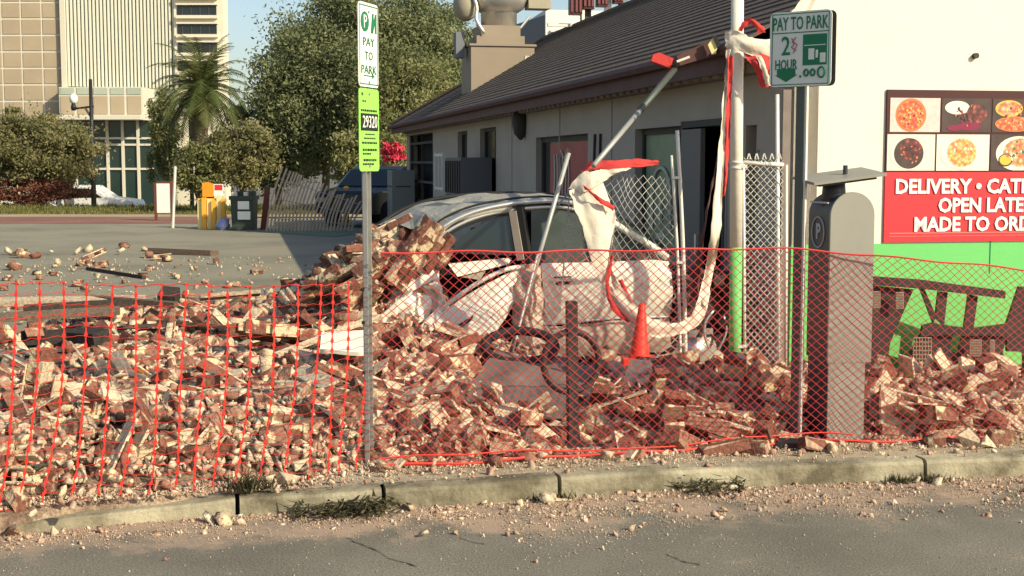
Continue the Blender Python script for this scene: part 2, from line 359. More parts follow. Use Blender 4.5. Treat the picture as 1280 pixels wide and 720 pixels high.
M['far_ground'] = ground_mat('far_ground', [(0.3, (0.12, 0.115, 0.10)), (0.7, (0.17, 0.16, 0.135))], s1=0.05, s2=1)
M['mound'] = ground_mat('rubble_dust', [(0.36, (0.11, 0.066, 0.048)), (0.66, (0.40, 0.30, 0.205))], s1=3.8, s2=9, speck=0.45, bump=1.0)

# ================================================================== THE SETTING: ground, road, kerb
def sheet(name, pts, m, sub=None):
    b = MB(); b.add(pts, [tuple(range(len(pts)))])
    return tag(b.build(name, m), kind='structure')
sheet('ground', [(-1500, -300, -1.25), (1500, -300, -1.25), (1500, 3000, -1.25), (-1500, 3000, -1.25)], M['far_ground'])
KPX = [(-260, 720), (-60, 680), (31, 666), (125, 657), (297, 645), (400, 641), (480, 637), (579, 632), (700, 622), (840, 613), (1060, 604), (1157, 600), (1280, 595), (1500, 585)]
KL = [G(x, y, 0.0) for x, y in KPX]
d0 = (KL[1] - KL[0]).normalized(); d1 = (KL[-1] - KL[-2]).normalized()
KL = [KL[0] - d0 * 30] + KL + [KL[-1] + d1 * 30]
def kerb_h(i):
    return [0.03, 0.03, 0.035, 0.04, 0.06, 0.095, 0.105, 0.115][i] if i < 8 else 0.12
def kerb_y(x):
    for a, b in zip(KL[:-1], KL[1:]):
        if a.x <= x <= b.x: return a.y + (b.y - a.y) * (x - a.x) / (b.x - a.x)
    return KL[-1].y
# road in front of the kerb
b = MB(); n = len(KL)
b.add([(p.x, p.y + 0.03, 0) for p in KL] + [(p.x, -40, 0) for p in KL], [(i, i+1, n+i+1, n+i) for i in range(n-1)])
road = tag(b.build('road', M['road']), kind='structure')
# kerb stones, split at the joints of the photograph
kerb = tag(bpy.data.objects.new('kerb', None), kind='structure'); col.objects.link(kerb)
KW = 0.16
def kerb_run(i0, i1, e0=0.0, e1=0.0):
    b = MB(); rows = []
    for i in range(i0, i1 + 1):
        p = KL[i]; h = kerb_h(i); t = (KL[min(i+1, n-1)] - KL[max(i-1, 0)]).normalized(); nn = Vector((-t.y, t.x, 0))
        q = p.copy()
        if i == i0: q = q + t * e0
        if i == i1: q = q - t * e1
        rows.append([q + Vector((0, 0, -0.06)), q + nn*0.008 + Vector((0, 0, h*0.8)), q + nn*0.02 + Vector((0, 0, h*0.96)), q + nn*0.045 + Vector((0, 0, h)), q + nn*KW + Vector((0, 0, h)), q + nn*KW + Vector((0, 0, -0.06))])
    fine = []
    for a, c in zip(rows[:-1], rows[1:]):
        L = (c[0] - a[0]).length; k = max(2, int(L / 0.12)) if L < 5 else 8
        for s in range(k):
            f = s / k; fine.append([x.lerp(y, f) for x, y in zip(a, c)])
    fine.append(rows[-1])
    for r in fine:
        for k in (1, 2, 3):
            r[k] = r[k] + Vector((0, mnoise.noise(r[k] * 3.1) * 0.012, mnoise.noise(r[k] * 4.7) * 0.008))
    b.grid(fine); nc = 6
    b.face(list(range(6))); b.face([len(b.v) - 6 + k for k in range(6)][::-1])
    b.build('kerb_stone', M['kerb'], kerb)
G1 = 0.012
kerb_run(0, 5, 0, G1); kerb_run(5, 7, G1, G1); kerb_run(7, 9, G1, G1); kerb_run(9, 12, G1, G1); kerb_run(12, 15, G1, 0)
# sidewalk strip and lot behind it
b = MB(); lo = [Vector((p.x, p.y + KW - 0.012, kerb_h(i) - 0.004 if i else 0.03)) for i, p in enumerate(KL)]
hi = [Vector((p.x, p.y + 1.25, LOT + 0.004)) for p in KL]
md = [Vector((p.x, p.y + KW + .22, LOT - .006 if i > 3 else LOT - .03)) for i, p in enumerate(KL)]
b.grid([lo, md, hi]); tag(b.build('sidewalk', M['sidewalk']), kind='structure')
b = MB()
b.grid([[Vector((p.x, p.y + 1.15, LOT - 0.012)) for p in KL], [Vector((p.x * 3, 44.6, LOT)) for p in KL]])
tag(b.build('parking_lot', M['lot']), kind='structure')
sheet('dirt_strip', [(-90, 39.5, LOT + 0.006), (-9.2, 40.5, LOT + 0.006), (-8.6, 45.5, LOT + 0.006), (-90, 45.5, LOT + 0.006)], M['red_dirt'])
sheet('sand_edge', [(-90, 45.2, LOT + 0.012), (-3, 45.2, LOT + 0.012), (-3, 47.3, LOT + 0.016), (-90, 47.3, LOT + 0.016)], M['sand'])
b = MB(); rows = []
for y, z in [(47.2, LOT + 0.02), (50, 0.12), (54, 0.12), (56.5, 0.05), (58, -0.3), (60, -0.95), (62, -1.1), (62.1, -1.3)]:
    rows.append([Vector((x, y, z + 0.05 * mnoise.noise(Vector((x*0.3, y*0.3, 0))))) for x in np.linspace(-60, 40, 60)])
b.grid(rows); tag(b.build('grass_bank', M['grass_soil']), kind='structure')
# green painted pavement patch beside the fence roll
sheet('painted_pavement', [G(322, 290) + Vector((0, 0, 0.006)), G(420, 296) + Vector((0, 0, 0.006)), G(470, 289) + Vector((0, 0, 0.006)), G(330, 286.5) + Vector((0, 0, 0.006))], mat('painted_green_ground', (0.12, 0.19, 0.12), 0.9, c2=(0.17, 0.2, 0.15), n_scale=1, n_amt=1))

# grass blades on the bank (nobody could count them)
def blades(name, pts, h, wd, m, seed=1, lean=0.4):
    r = np.random.default_rng(seed); N = len(pts); pts = np.array(pts)
    a = r.uniform(0, 6.28, N); hh = h * r.uniform(0.5, 1.3, N); l = r.normal(0, lean, (N, 2)) * hh[:, None]
    dx = np.cos(a) * wd / 2; dy = np.sin(a) * wd / 2
    v = np.zeros((N, 3, 3)); v[:, 0] = pts + np.c_[dx, dy, 0*dx]; v[:, 1] = pts - np.c_[dx, dy, 0*dx]; v[:, 2] = pts + np.c_[l, hh]
    return tri_mesh(name, v, r.uniform(0, 1, N), m)
def tri_mesh(name, v, tint, m):
    N, k = v.shape[0], v.shape[1]
    me = bpy.data.meshes.new(name); me.vertices.add(N * k); me.vertices.foreach_set('co', v.reshape(-1).astype(np.float32))
    me.loops.add(N * k); me.loops.foreach_set('vertex_index', np.arange(N * k, dtype=np.int32))
    me.polygons.add(N); me.polygons.foreach_set('loop_start', np.arange(0, N * k, k, dtype=np.int32)); me.polygons.foreach_set('loop_total', np.full(N, k, dtype=np.int32))
    at = me.attributes.new('tint', 'FLOAT', 'FACE'); at.data.foreach_set('value', tint.astype(np.float32))
    me.materials.append(m); me.update(); me.validate()
    return me
gx = rng.uniform(-26, -5, 9000); gy = rng.uniform(47.3, 57, 9000)
tag(link('verge_grass', blades('verge_grass', np.c_[gx, gy, np.full(9000, 0.11)], 0.13, 0.05, M['grass'], 3)), 'short dry yellow green grass on the bank behind the lot', 'grass', kind='stuff')

# ================================================================== RESTAURANT BUILDING (rotated 11.3 degrees)
BX, BY, BA = 2.388, 11.6, math.atan(0.2)
CA, SA = math.cos(BA), math.sin(BA)
restaurant = empty('restaurant_building', 'low white restaurant with green lower front wall and dark shingle roof', 'building', (BX, BY, 0), BA)
def to_loc(p): x, y = p.x - BX, p.y - BY; return Vector((x*CA + y*SA, -x*SA + y*CA, p.z))
def to_w(p): return Vector((BX + p[0]*CA - p[1]*SA, BY + p[0]*SA + p[1]*CA, p[2]))
def on_plane(px, py, nrm, c):
    """pixel -> local point on the plane nrm.p = c of the building's own frame"""
    o = to_loc(Vector((0, 0, CZ))); d = ray(px, py); d = Vector((d.x*CA + d.y*SA, -d.x*SA + d.y*CA, d.z)); nrm = Vector(nrm)
    return o + d * ((c - nrm.dot(o)) / nrm.dot(d))
def side(px, py, x=0.0): return on_plane(px, py, (1, 0, 0), x)
def front(px, py, y=0.0): return on_plane(px, py, (0, 1, 0), y)
LEN = 27.2; EAVE = 2.88; RX = 3.2; RZ = 4.99; OV = 0.36
EZ = EAVE
SL = (RZ - EZ) / (RX + OV)
def wall_holes(name, y0, y1, z0, z1, holes, x0, th, m, parent):
    """wall in plane x = x0 (outer face), thickness th inward, rectangular openings"""
    ys = sorted({y0, y1} | {h[0] for h in holes} | {h[1] for h in holes}); zs = sorted({z0, z1} | {h[2] for h in holes} | {h[3] for h in holes})
    b = MB()
    def hole(yc, zc): return any(h[0] < yc < h[1] and h[2] < zc < h[3] for h in holes)
    for ya, yb in zip(ys[:-1], ys[1:]):
        for za, zb in zip(zs[:-1], zs[1:]):
            if hole((ya+yb)/2, (za+zb)/2): continue
            b.add([(x0, ya, za), (x0, yb, za), (x0, yb, zb), (x0, ya, zb)], [(0, 1, 2, 3)])
            b.add([(x0+th, ya, za), (x0+th, yb, za), (x0+th, yb, zb), (x0+th, ya, zb)], [(0, 3, 2, 1)])
    for (ya, yb, za, zb) in holes:
        b.add([(x0, ya, za), (x0, yb, za), (x0, yb, zb), (x0, ya, zb), (x0+th, ya, za), (x0+th, yb, za), (x0+th, yb, zb), (x0+th, ya, zb)], [(0, 1, 5, 4), (1, 2, 6, 5), (2, 3, 7, 6), (3, 0, 4, 7)])
    b.add([(x0, y0, z0), (x0, y0, z1), (x0+th, y0, z1), (x0+th, y0, z0)], [(0, 1, 2, 3)])
    return b.build(name, m, parent)
def rect(px0, px1, pyt, pyb, x=0.0):
    a, c = side(px0, pyt, x), side(px1, pyt, x); d = side((px0+px1)/2, pyb, x)
    return (min(a.y, c.y), max(a.y, c.y), max(d.z, 0.15) if d.z > 0.2 else 0.13, (a.z + c.z) / 2)
h_porch = rect(507, 541, 168, 262); h_porch = (h_porch[0], LEN - 0.6, 0.13, h_porch[3])
h_wa = rect(572, 584, 152, 238); h_wb = rect(600, 620, 148, 238)
h_red = rect(670, 735, 155, 262); h_grn = rect(794, 851, 141, 290); h_door = rect(856, 906, 132, 400); h_brk = rect(933, 951, 126, 400)
zc = 2.27
h_red = (*h_red[:2], 0.75, zc + 0.05); h_grn = (*h_grn[:2], 0.55, zc + 0.05); h_door = (*h_door[:2], 0.13, zc + 0.02); h_brk = (*h_brk[:2], 0.13, zc); h_wa = (*h_wa[:2], 0.95, 2.58); h_wb = (*h_wb[:2], 0.95, 2.58)
holes = [h_porch, h_wa, h_wb, h_red, h_grn, h_door, h_brk]
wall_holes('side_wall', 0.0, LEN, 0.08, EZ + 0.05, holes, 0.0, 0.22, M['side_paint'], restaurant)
# black block standing for the unlit rooms behind the openings
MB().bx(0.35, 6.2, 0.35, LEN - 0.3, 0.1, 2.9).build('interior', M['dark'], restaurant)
def window_part(h, m, frame=0.06, mull=(), inset=0.12):
    f = MB(); ya, yb, za, zb = h
    f.bx(inset-0.03, inset+0.04, ya+0.002, ya+frame, za, zb-0.002).bx(inset-0.03, inset+0.04, yb-frame, yb-0.002, za, zb-0.002).bx(inset-0.028, inset+0.038, ya+frame, yb-frame, zb-frame, zb-0.002).bx(inset-0.028, inset+0.038, ya+frame, yb-frame, za+0.002, za+frame)
    for q in mull: f.bx(inset-0.026, inset+0.03, ya+(yb-ya)*q-0.03, ya+(yb-ya)*q+0.03, za+frame, zb-frame)
    fo = f.build('window', M['frame_dark'], restaurant)
    MB().bx(inset, inset+0.012, ya+frame, yb-frame, za+frame, zb-frame).build('pane', m, fo)
    return fo
wA = window_part(h_wa, M['window']); wB = window_part(h_wb, M['window'], mull=(0.35,))
# red poster window with white scribble
wr = window_part(h_red, M['window'], 0.08)
ya, yb, za, zb = h_red
MB().bx(0.085, 0.1, ya+0.06, ya+(yb-ya)*0.80, za+0.05, zb-0.1).build('poster', M['poster_red'], wr)
sc = MB()
for k in range(6):
    y0 = yb - (yb-ya)*(0.30 + 0.055*k); z0 = zb - 0.25 - 0.08*random.random()
    sc.tube([(0.07, y0 - 0.04*math.sin(i*0.9), z0 - i*0.16) for i in range(5)], 0.014, 4)
sc.tube([(0.07, yb-(yb-ya)*0.42, zb-0.2), (0.07, yb-(yb-ya)*0.5, zb-0.34), (0.07, yb-(yb-ya)*0.56, zb-0.18)], 0.014, 4)
sc.build('scribble', M['chalk'], wr)
wg = window_part(h_grn, M['poster_green'], 0.07, (0.22,))
ya, yb, za, zb = h_grn; yc = ya + (yb-ya)*0.58; rr = (yb-ya)*0.2
a = MB(); a.tube([(0.1, yc + rr, za+0.6)] + [(0.1, yc + rr*math.cos(t), zb-0.75+0.3*math.sin(t)) for t in np.linspace(0, math.pi, 12)] + [(0.1, yc - rr, za+0.6)], 0.018, 5)
a.tube([(0.1, yc, za+0.7), (0.1, yc, zb-0.8)], 0.02, 5); a.bx(0.09, 0.105, yc - 0.14, yc + 0.14, zb-1.25, zb-1.2); a.build('painted_arch', M['chalk'], wg)
# grey door leaf standing open in the doorway
ya, yb, za, zb = h_door
d = MB(); d.bx(-0.04, 0.01, yb-(yb-ya)*0.52, yb-0.01, za+0.02, zb-0.02); dd = d.build('door', mat('door_grey', (0.16, 0.145, 0.13), 0.6), restaurant)
MB().bx(-0.07, -0.04, yb-(yb-ya)*0.5, yb-(yb-ya)*0.46, 1.0, 1.2).build('handle', M['alu'], dd)
d = MB(); d.bx(-0.02, 0.09, ya-0.07, ya, za, zb+0.07).bx(-0.02, 0.09, yb, yb+0.07, za, zb+0.07).bx(-0.018, 0.088, ya, yb, zb, zb+0.068); d.build('door_frame', M['frame_dark'], restaurant)
# broken edge of wall beside the front corner
b = MB(); ya, yb, za, zb = h_brk
for k in range(9):
    z = za + (zb-za)*k/9; b.box((0.1, ya + 0.03 + 0.05*random.random(), z + 0.12), (0.18, 0.14*random.random()+0.05, 0.26), Euler((random.uniform(-.3, .3), 0, 0)).to_matrix())
b.build('broken_edge', M['side_paint'], restaurant)
# porch: screen panel and white cabinet
ya, yb, za, zb = h_porch
b = MB()
for k in range(4): b.bx(0.03, 0.08, ya+0.02, yb-0.02, 0.9 + 0.5*k, 0.96 + 0.5*k)
for k in range(3): b.bx(0.025, 0.085, ya+0.02+(yb-ya-0.1)*k/2, ya+0.08+(yb-ya-0.1)*k/2, 0.14, zb)
b.build('screen', M['frame_dark'], restaurant)
q = side(517, 215); b = MB(); b.bx(-0.65, -0.05, q.y-0.6, q.y+0.6, 0.13, 1.72); cb = b.build('utility_cabinet', M['cabinet'])
cb.location = restaurant.location; cb.rotation_euler = restaurant.rotation_euler
b = MB(); b.bx(-0.665, -0.65, q.y-0.52, q.y+0.52, 1.28, 1.31).bx(-0.55, -0.15, q.y-0.612, q.y-0.60, 1.28, 1.31); b.build('door_gap', M['frame_dark'], cb)
tag(cb, 'tall grey utility cabinet against the shaded wall beside the dark vehicle', 'cabinet')
# air conditioner hung on the wall window
q0, q1 = side(593, 195), side(619, 232); am = (q0.y + q1.y) / 2
ac = empty('air_conditioner', 'boxy dark grey air conditioner hung under a side window', 'air conditioner', to_w((-0.3, am, 1.3)), BA)
aw = abs(q0.y - q1.y) / 2
b = MB(); b.bx(-0.3, 0.28, -aw*0.8, aw*0.9, -0.05, 0.72); b.build('casing', M['ac'], ac)
for k in range(7): MB().bx(-0.33, -0.3, -aw*0.75 + aw*1.5*k/6, -aw*0.69 + aw*1.5*k/6, 0.05, 0.66).build('grille_bar', M['frame_dark'], ac)
b = MB(); 
for z in (0.08, 0.75): b.bx(-0.36, -0.33, aw*0.9, aw*1.9, z, z+0.05)
for y in (0.95, 1.4, 1.85): b.bx(-0.362, -0.328, aw*y, aw*y+0.05, 0.04, 0.84)
b.build('bracket_frame', M['galv_white'], ac)
# oval lantern
q = side(656, 152); b = MB(); b.lathe((-0.07, q.y, q.z-0.3), [(0.02, 0), (0.11, 0.1), (0.15, 0.3), (0.11, 0.5), (0.02, 0.6)], 10); b.bx(-0.08, 0.0, q.y-0.03, q.y+0.03, q.z+0.28, q.z+0.34)
ln = b.build('wall_lantern', M['frame_dark'], None, True); ln.location = restaurant.location; ln.rotation_euler = restaurant.rotation_euler
tag(ln, 'dark oval lantern fixed high on the shaded side wall', 'lantern')
# conduits / cracks on the side wall
for px in (745, 752, 1000):
    q = side(px, 200); 
    if q.y > 0.2: MB().tube([(-0.02, q.y, 2.3), (-0.02, q.y + 0.06, 1.7), (-0.02, q.y, 1.1)], 0.018, 5).build('conduit', M['frame_dark'], restaurant)
# stacked wall panels: flat joints
for px in (640, 700, 765, 910):
    q = side(px, 120); MB().bx(-0.012, -0.002, q.y - 0.02, q.y + 0.02, 0.2, EZ - 0.05).build('panel_joint', M['side_paint'], restaurant)
# ---- front wall: white over green, gable parapet
FZ = front(1150, 304).z
W = 6.4
b = MB(); b.poly([(0, 0, FZ), (W, 0, FZ), (W, 0, EZ + 0.35), (RX, 0, RZ + 0.35), (0, 0, EZ + 0.30)], 0.25, (0, 1, 0)); b.build('front_wall', M['white_paint'], restaurant)
b = MB(); b.bx(-0.004, W, -0.004, 0.25, 0.08, FZ - 0.001); b.build('green_dado', M['green_paint'], restaurant)
MB().bx(W - 0.22, W, 0.25, LEN, 0.08, EZ + 0.05).build('far_side_wall', M['white_paint'], restaurant)
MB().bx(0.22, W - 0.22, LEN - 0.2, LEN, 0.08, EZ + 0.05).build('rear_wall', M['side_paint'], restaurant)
q = front(1218, 70); MB().lathe((q.x, -0.02, q.z), [(0.025, -0.02), (0.025, 0.02)], 10, Matrix.Rotation(R(90), 3, 'X')).build('wall_plug', M['frame_dark'], restaurant)
q = front(1237, 322); MB().bx(q.x - 0.004, q.x + 0.004, -0.008, -0.003, q.z - 0.14, q.z + 0.16).build('crack', M['sign_green'], restaurant)
# ---- roof: courses of shingles on the slope that shows, hip at the far end
roof = empty('roof', None, None); roof.parent = restaurant; roof.location = (0, 0, 0)
NC = 26
hipL = LEN + OV
for k in range(NC):
    u0, u1 = k / NC, (k + 1) / NC
    xa, xb = -OV + (RX + OV) * u0, -OV + (RX + OV) * u1 + 0.04
    z_a, z_b = EZ + 0.1 + (RZ - EZ) * u0, EZ + 0.1 + (RZ - EZ) * (u1) + 0.012
    la, lb = hipL - (RX + OV) * u0, hipL - (RX + OV) * u1
    b = MB(); yy0 = 0.27
    pts_lo = []; pts_hi = []
    for s in range(25):
        f = s / 24; j = 0.035 * mnoise.noise(Vector((k * 3.3, s * 1.7, 0)))
        pts_lo.append(Vector((xa + j, yy0 + (la - yy0) * f, z_a + 0.006 + j * SL)))
        pts_hi.append(Vector((xb, yy0 + (lb - yy0) * f, z_b)))
    b.grid([pts_lo, pts_hi], 0.03, (0.5, 0, -0.85)); b.build('shingle_course', M['shingle'], roof)
b = MB()   # other slope, hip end, under-deck
b.add([(RX, 0.27, RZ+0.09), (RX, hipL-RX-OV, RZ+0.09), (W+OV, hipL, EZ+0.1), (W+OV, 0.27, EZ+0.1)], [(0, 1, 2, 3)])
b.add([(RX, hipL-RX-OV, RZ+0.11), (-OV, hipL, EZ+0.11), (W+OV, hipL, EZ+0.11)], [(0, 1, 2)])
b.build('rear_slope', M['shingle'], roof)
b = MB(); b.tube([(RX, 0.27, RZ+0.13), (RX, hipL-RX-OV, RZ+0.13)], 0.07, 6); b.build('ridge_cap', M['shingle'], roof)
b = MB(); b.tube([(RX, hipL-RX-OV, RZ+0.13), (-OV, hipL, EZ+0.13)], 0.06, 6); b.build('hip_cap', M['shingle'], roof)
b = MB(); b.bx(-OV-0.03, -OV+0.01, 0.27, hipL, EZ-0.16, EZ+0.1); b.build('fascia', M['maroon_trim'], roof)
b = MB(); b.tube([(-OV-0.09, 0.3, EZ+0.03), (-OV-0.09, hipL, EZ+0.03)], 0.055, 6); b.build('gutter', M['maroon_trim'], roof)
b = MB(); b.bx(-OV+0.01, 0.0, 0.27, hipL, EZ-0.06, EZ-0.02); b.build('soffit', M['soffit'], roof)
b = MB(); b.bx(-0.10, -0.002, 0.05, LEN, EZ-0.16, EZ-0.062); frz = b.build('frieze', M['soffit'], restaurant)
for k in range(56):   # dentil blocks under the eave
    y = 0.3 + k * 0.3; bb = MB(); bb.bx(-0.135, -0.10, y, y + 0.17, EZ-0.15, EZ-0.065); bb.build('dentil', M['side_paint'], frz)
# ---- kitchen exhaust on the roof slope
nrm = Vector((-SL, 0, 1)); cpl = EZ + 0.12 + SL * OV
def roofp(px, py): return on_plane(px, py, nrm, cpl)
A0 = roofp(589, 113); YC = A0.y
A1 = front(668, 79, YC); AT = front(589, 57, YC)
wC = A1.x - A0.x
ch = MB(); ch.bx(A0.x, A0.x + wC, YC, YC + 1.36, EZ + 0.4, AT.z); chim = ch.build('exhaust_curb', M['chimney'], restaurant)
T1 = front(630, 40, YC).z
b = MB(); b.bx(A0.x-0.04, A0.x+wC+0.04, YC-0.04, YC+1.4, AT.z, AT.z+0.05); b.build('flashing', M['chimney'], chim)
b = MB(); b.bx(A0.x+wC*0.1, A0.x+wC*0.86, YC+0.1, YC+1.2, AT.z+0.05, AT.z+0.24); b.build('curb_step', M['chimney'], chim)
b = MB(); b.bx(A0.x+wC*0.16, A0.x+wC*0.80, YC+0.16, YC+1.12, AT.z+0.24, AT.z+0.48); b.build('curb_neck', M['chimney'], chim)
fc = front(624, 40, YC + 0.6); sc_ = (YC + 15) / F
b = MB(); b.lathe((fc.x, YC+0.64, AT.z+0.48), [(r2*.8, z2*.8) for r2, z2 in [(0.52, 0), (0.52, 0.4), (0.55, 0.42), (0.72, 0.52), (0.82, 0.75), (0.86, 1.1), (0.80, 1.3), (0.45, 1.42), (0.2, 1.9)]], 24); b.build('exhaust_fan', M['alu'], chim, True)
b = MB(); b.lathe((fc.x - .8, YC+0.5, AT.z+0.6), [(0.08, 0), (0.24, 0.1), (0.29, 0.32), (0.27, 0.72), (0.08, .84)], 16); b.build('motor_housing', M['dusty_metal'], chim, True)
b = MB(); b.tube(bez([(fc.x-0.72, YC+0.24, AT.z+1.28), (fc.x-0.6, YC+0.16, AT.z+.88), (fc.x-0.62, YC+0.12, AT.z+0.6), (fc.x-0.44, YC+0.06, AT.z+0.28)], 12), 0.045, 6); b.build('flexible_conduit', M['alu'], chim, True)
b = MB(); b.bx(fc.x+0.64, fc.x+1.16, YC+0.32, YC+.8, AT.z+.9, AT.z+1.2); b.build('junction_box', M['dusty_metal'], chim)
b = MB(); b.tube([(fc.x+0.68, YC+0.4, AT.z+0.72), (fc.x+0.44, YC+0.32, AT.z+0.44)], 0.03, 6); b.build('stay', M['alu'], chim)
b = MB(); b.bx(A0.x-0.28, A0.x-0.08, YC+0.4, YC+0.72, AT.z-0.24, AT.z+0.34); b.build('side_vent', M['far_grey'], chim)
b = MB(); b.box((A0.x+wC*0.86, YC-0.012, AT.z-0.28), (0.05, 0.02, 0.14), Euler((0, 0.3, 0)).to_matrix()); b.box((A0.x+wC*0.91, YC-0.012, AT.z-0.25), (0.03, 0.02, 0.08)); b.box((A0.x+wC*0.95, YC-0.012, AT.z-0.22), (0.03, 0.02, 0.07)); b.build('bare_patch', M['white_cloth'], chim)
# ---- roof sign: lower ends of dark channel letters on a frame along the ridge
YS = 20.4
def rp(px, py): return front(px, py, YS)
rs = empty('roof_sign', 'row of dark maroon channel letters on a frame along the roof ridge', 'sign', to_w((RX, YS, RZ)), BA)
def inrs(p): return Vector((p[0] - RX, p[1] - YS, p[2] - RZ))
for (x0, x1, yb_, m_) in [(713, 728, 18, 'neon_red'), (729.5, 743, 11, 'neon_red'), (747, 760, 8, 'neon_red'), (768, 779, 4, 'neon_red')]:
    p, q = inrs(rp(x0, yb_)), inrs(rp(x1, yb_)); wd = q.x - p.x
    b = MB(); b.bx(p.x, q.x, 0, 0.22, p.z, p.z + 1.05); lt = b.build('letter', M[m_], rs)
    for f in (0.12, 0.5, 0.82):
        MB().bx(p.x + wd*f - 0.025, p.x + wd*f + 0.025, -0.03, 0.0, p.z + 0.06, p.z + 1.0).build('tube', M['neon_edge'], lt)
for px in (737, 741, 764, 779):
    p = inrs(rp(px, 20)); b = MB(); b.bar((p.x, 0.3, -0.2), (p.x, 0.3, 1.9), 0.065 if px != 764 else 0.16, 0.07); b.build('upright', M['frame_dark'] if px != 764 else M['far_white'], rs)
for px0, py0, px1, py1 in [(782, 0, 800, 18), (794, -2, 812, 15)]:
    b = MB(); b.bar(inrs(rp(px0, py0)), inrs(rp(px1, py1)) + Vector((0, 1.2, 0)), 0.12, 0.12); b.build('brace', M['teal_strut'], rs)
b = MB(); b.bar((-0.64, 0.3, 0.16), (2.8, 0.3, 0.16), 0.1, 0.08); b.build('base_rail', M['far_white'], rs)
b = MB(); b.tube(bez([inrs(rp(726, 18)), inrs(rp(727, 32)), inrs(rp(733, 39))], 8), 0.025, 5); b.build('cable', M['frame_dark'], rs)

# ---- menu board on the front wall
p0, p1 = front(1108, 112), front(1106, 303)
q1 = front(1346, 303)
mx0, mx1, mz1, mz0 = p0.x, q1.x, p0.z, p1.z
menu = empty('menu_banner', 'red menu board with food photographs and white lettering on the lit wall', 'sign', to_w((mx0, 0, mz0)), BA)
ww, hh = mx1 - mx0, mz1 - mz0
zr = front(1180, 215).z - mz0; ztop = front(1180, 123).z - mz0; zmid = front(1180, 167).z - mz0
b = MB(); b.bx(0, ww, -0.02, -0.002, 0, zr); b.build('red_field', M['menu_red'], menu)
b = MB(); b.bx(0, ww, -0.022, -0.002, zr, hh); b.build('dark_field', M['menu_dark'], menu)
b = MB(); b.bx(0.05, ww-0.05, -0.024, -0.0205, 0.075, 0.083).bx(0.05, ww-0.05, -0.024, -0.0205, 0.05, 0.054); b.build('rule_line', mat('rule_line', (0.75, 0.2, 0.18), 0.5), menu)
def food_mat(name, a, c, d, sc):
    m = bpy.data.materials.new(name); m.use_nodes = True; t = m.node_tree; L = t.links; bs = t.nodes['Principled BSDF']; bs.inputs['Roughness'].default_value = 0.45
    g = t.nodes.new('ShaderNodeNewGeometry'); v = t.nodes.new('ShaderNodeTexVoronoi'); v.inputs['Scale'].default_value = sc
    L.new(g.outputs['Position'], v.inputs['Vector']); r = t.nodes.new('ShaderNodeValToRGB'); e = r.color_ramp.elements
    e[0].position = 0.1; e[0].color = (*a, 1); e[1].position = 0.75; e[1].color = (*d, 1); k = e.new(0.4); k.color = (*c, 1)
    L.new(v.outputs['Distance'], r.inputs[0]); L.new(r.outputs[0], bs.inputs['Base Color']); return m
M['f_pizza'] = food_mat('print_pizza', (0.75, 0.5, 0.18), (0.72, 0.16, 0.05), (0.5, 0.06, 0.03), 38)
M['f_crust'] = mat('print_crust', (0.62, 0.19, 0.06), 0.5)
M['f_check'] = mat('print_check', (0.75, 0.6, 0.55), 0.5, c2=(0.8, 0.45, 0.4), n_scale=20, n_amt=0.9)
M['f_cream'] = mat('print_plate', (0.80, 0.74, 0.60), 0.5)
M['f_plate2'] = mat('print_grey_plate', (0.62, 0.58, 0.50), 0.5, c2=(0.7, 0.67, 0.58), n_scale=8, n_amt=1)
M['f_pasta'] = food_mat('print_pasta', (0.8, 0.6, 0.25), (0.74, 0.45, 0.16), (0.55, 0.2, 0.06), 34)
M['f_meat'] = food_mat('print_meat', (0.4, 0.10, 0.07), (0.16, 0.03, 0.025), (0.03, 0.012, 0.012), 22)
M['f_dark'] = mat('print_dark', (0.05, 0.035, 0.035), 0.5, c2=(0.09, 0.06, 0.05), n_scale=9, n_amt=1)
M['f_salad'] = food_mat('print_salad', (0.62, 0.62, 0.35), (0.5, 0.35, 0.15), (0.55, 0.12, 0.06), 24)
M['f_sauce'] = mat('print_sauce', (0.7, 0.45, 0.06), 0.5)
M['f_purple'] = mat('print_purple', (0.22, 0.02, 0.06), 0.5)
def disc(parent, name, cx, cz, rx, rz, y, m):
    b = MB(); n = 28; v = [(cx + rx*math.cos(2*math.pi*i/n), -y, cz + rz*math.sin(2*math.pi*i/n)) for i in range(n)]
    b.add(v, [tuple(range(n))]); return b.build(name, m, parent)
cols = [0.02, ww*0.268, ww*0.525, ww*0.79, ww - 0.01]
cols2 = [0.0, ww*0.247, ww*0.522, ww*0.79, ww - 0.01]
kinds = [[('f_check', 'pizza'), ('f_dark', 'dip'), ('f_dark', 'pizzas'), ('f_cream', 'pasta')], [('f_plate2', 'meat'), ('f_cream', 'pasta'), ('f_dark', 'salad'), ('f_check', 'pizza')]]
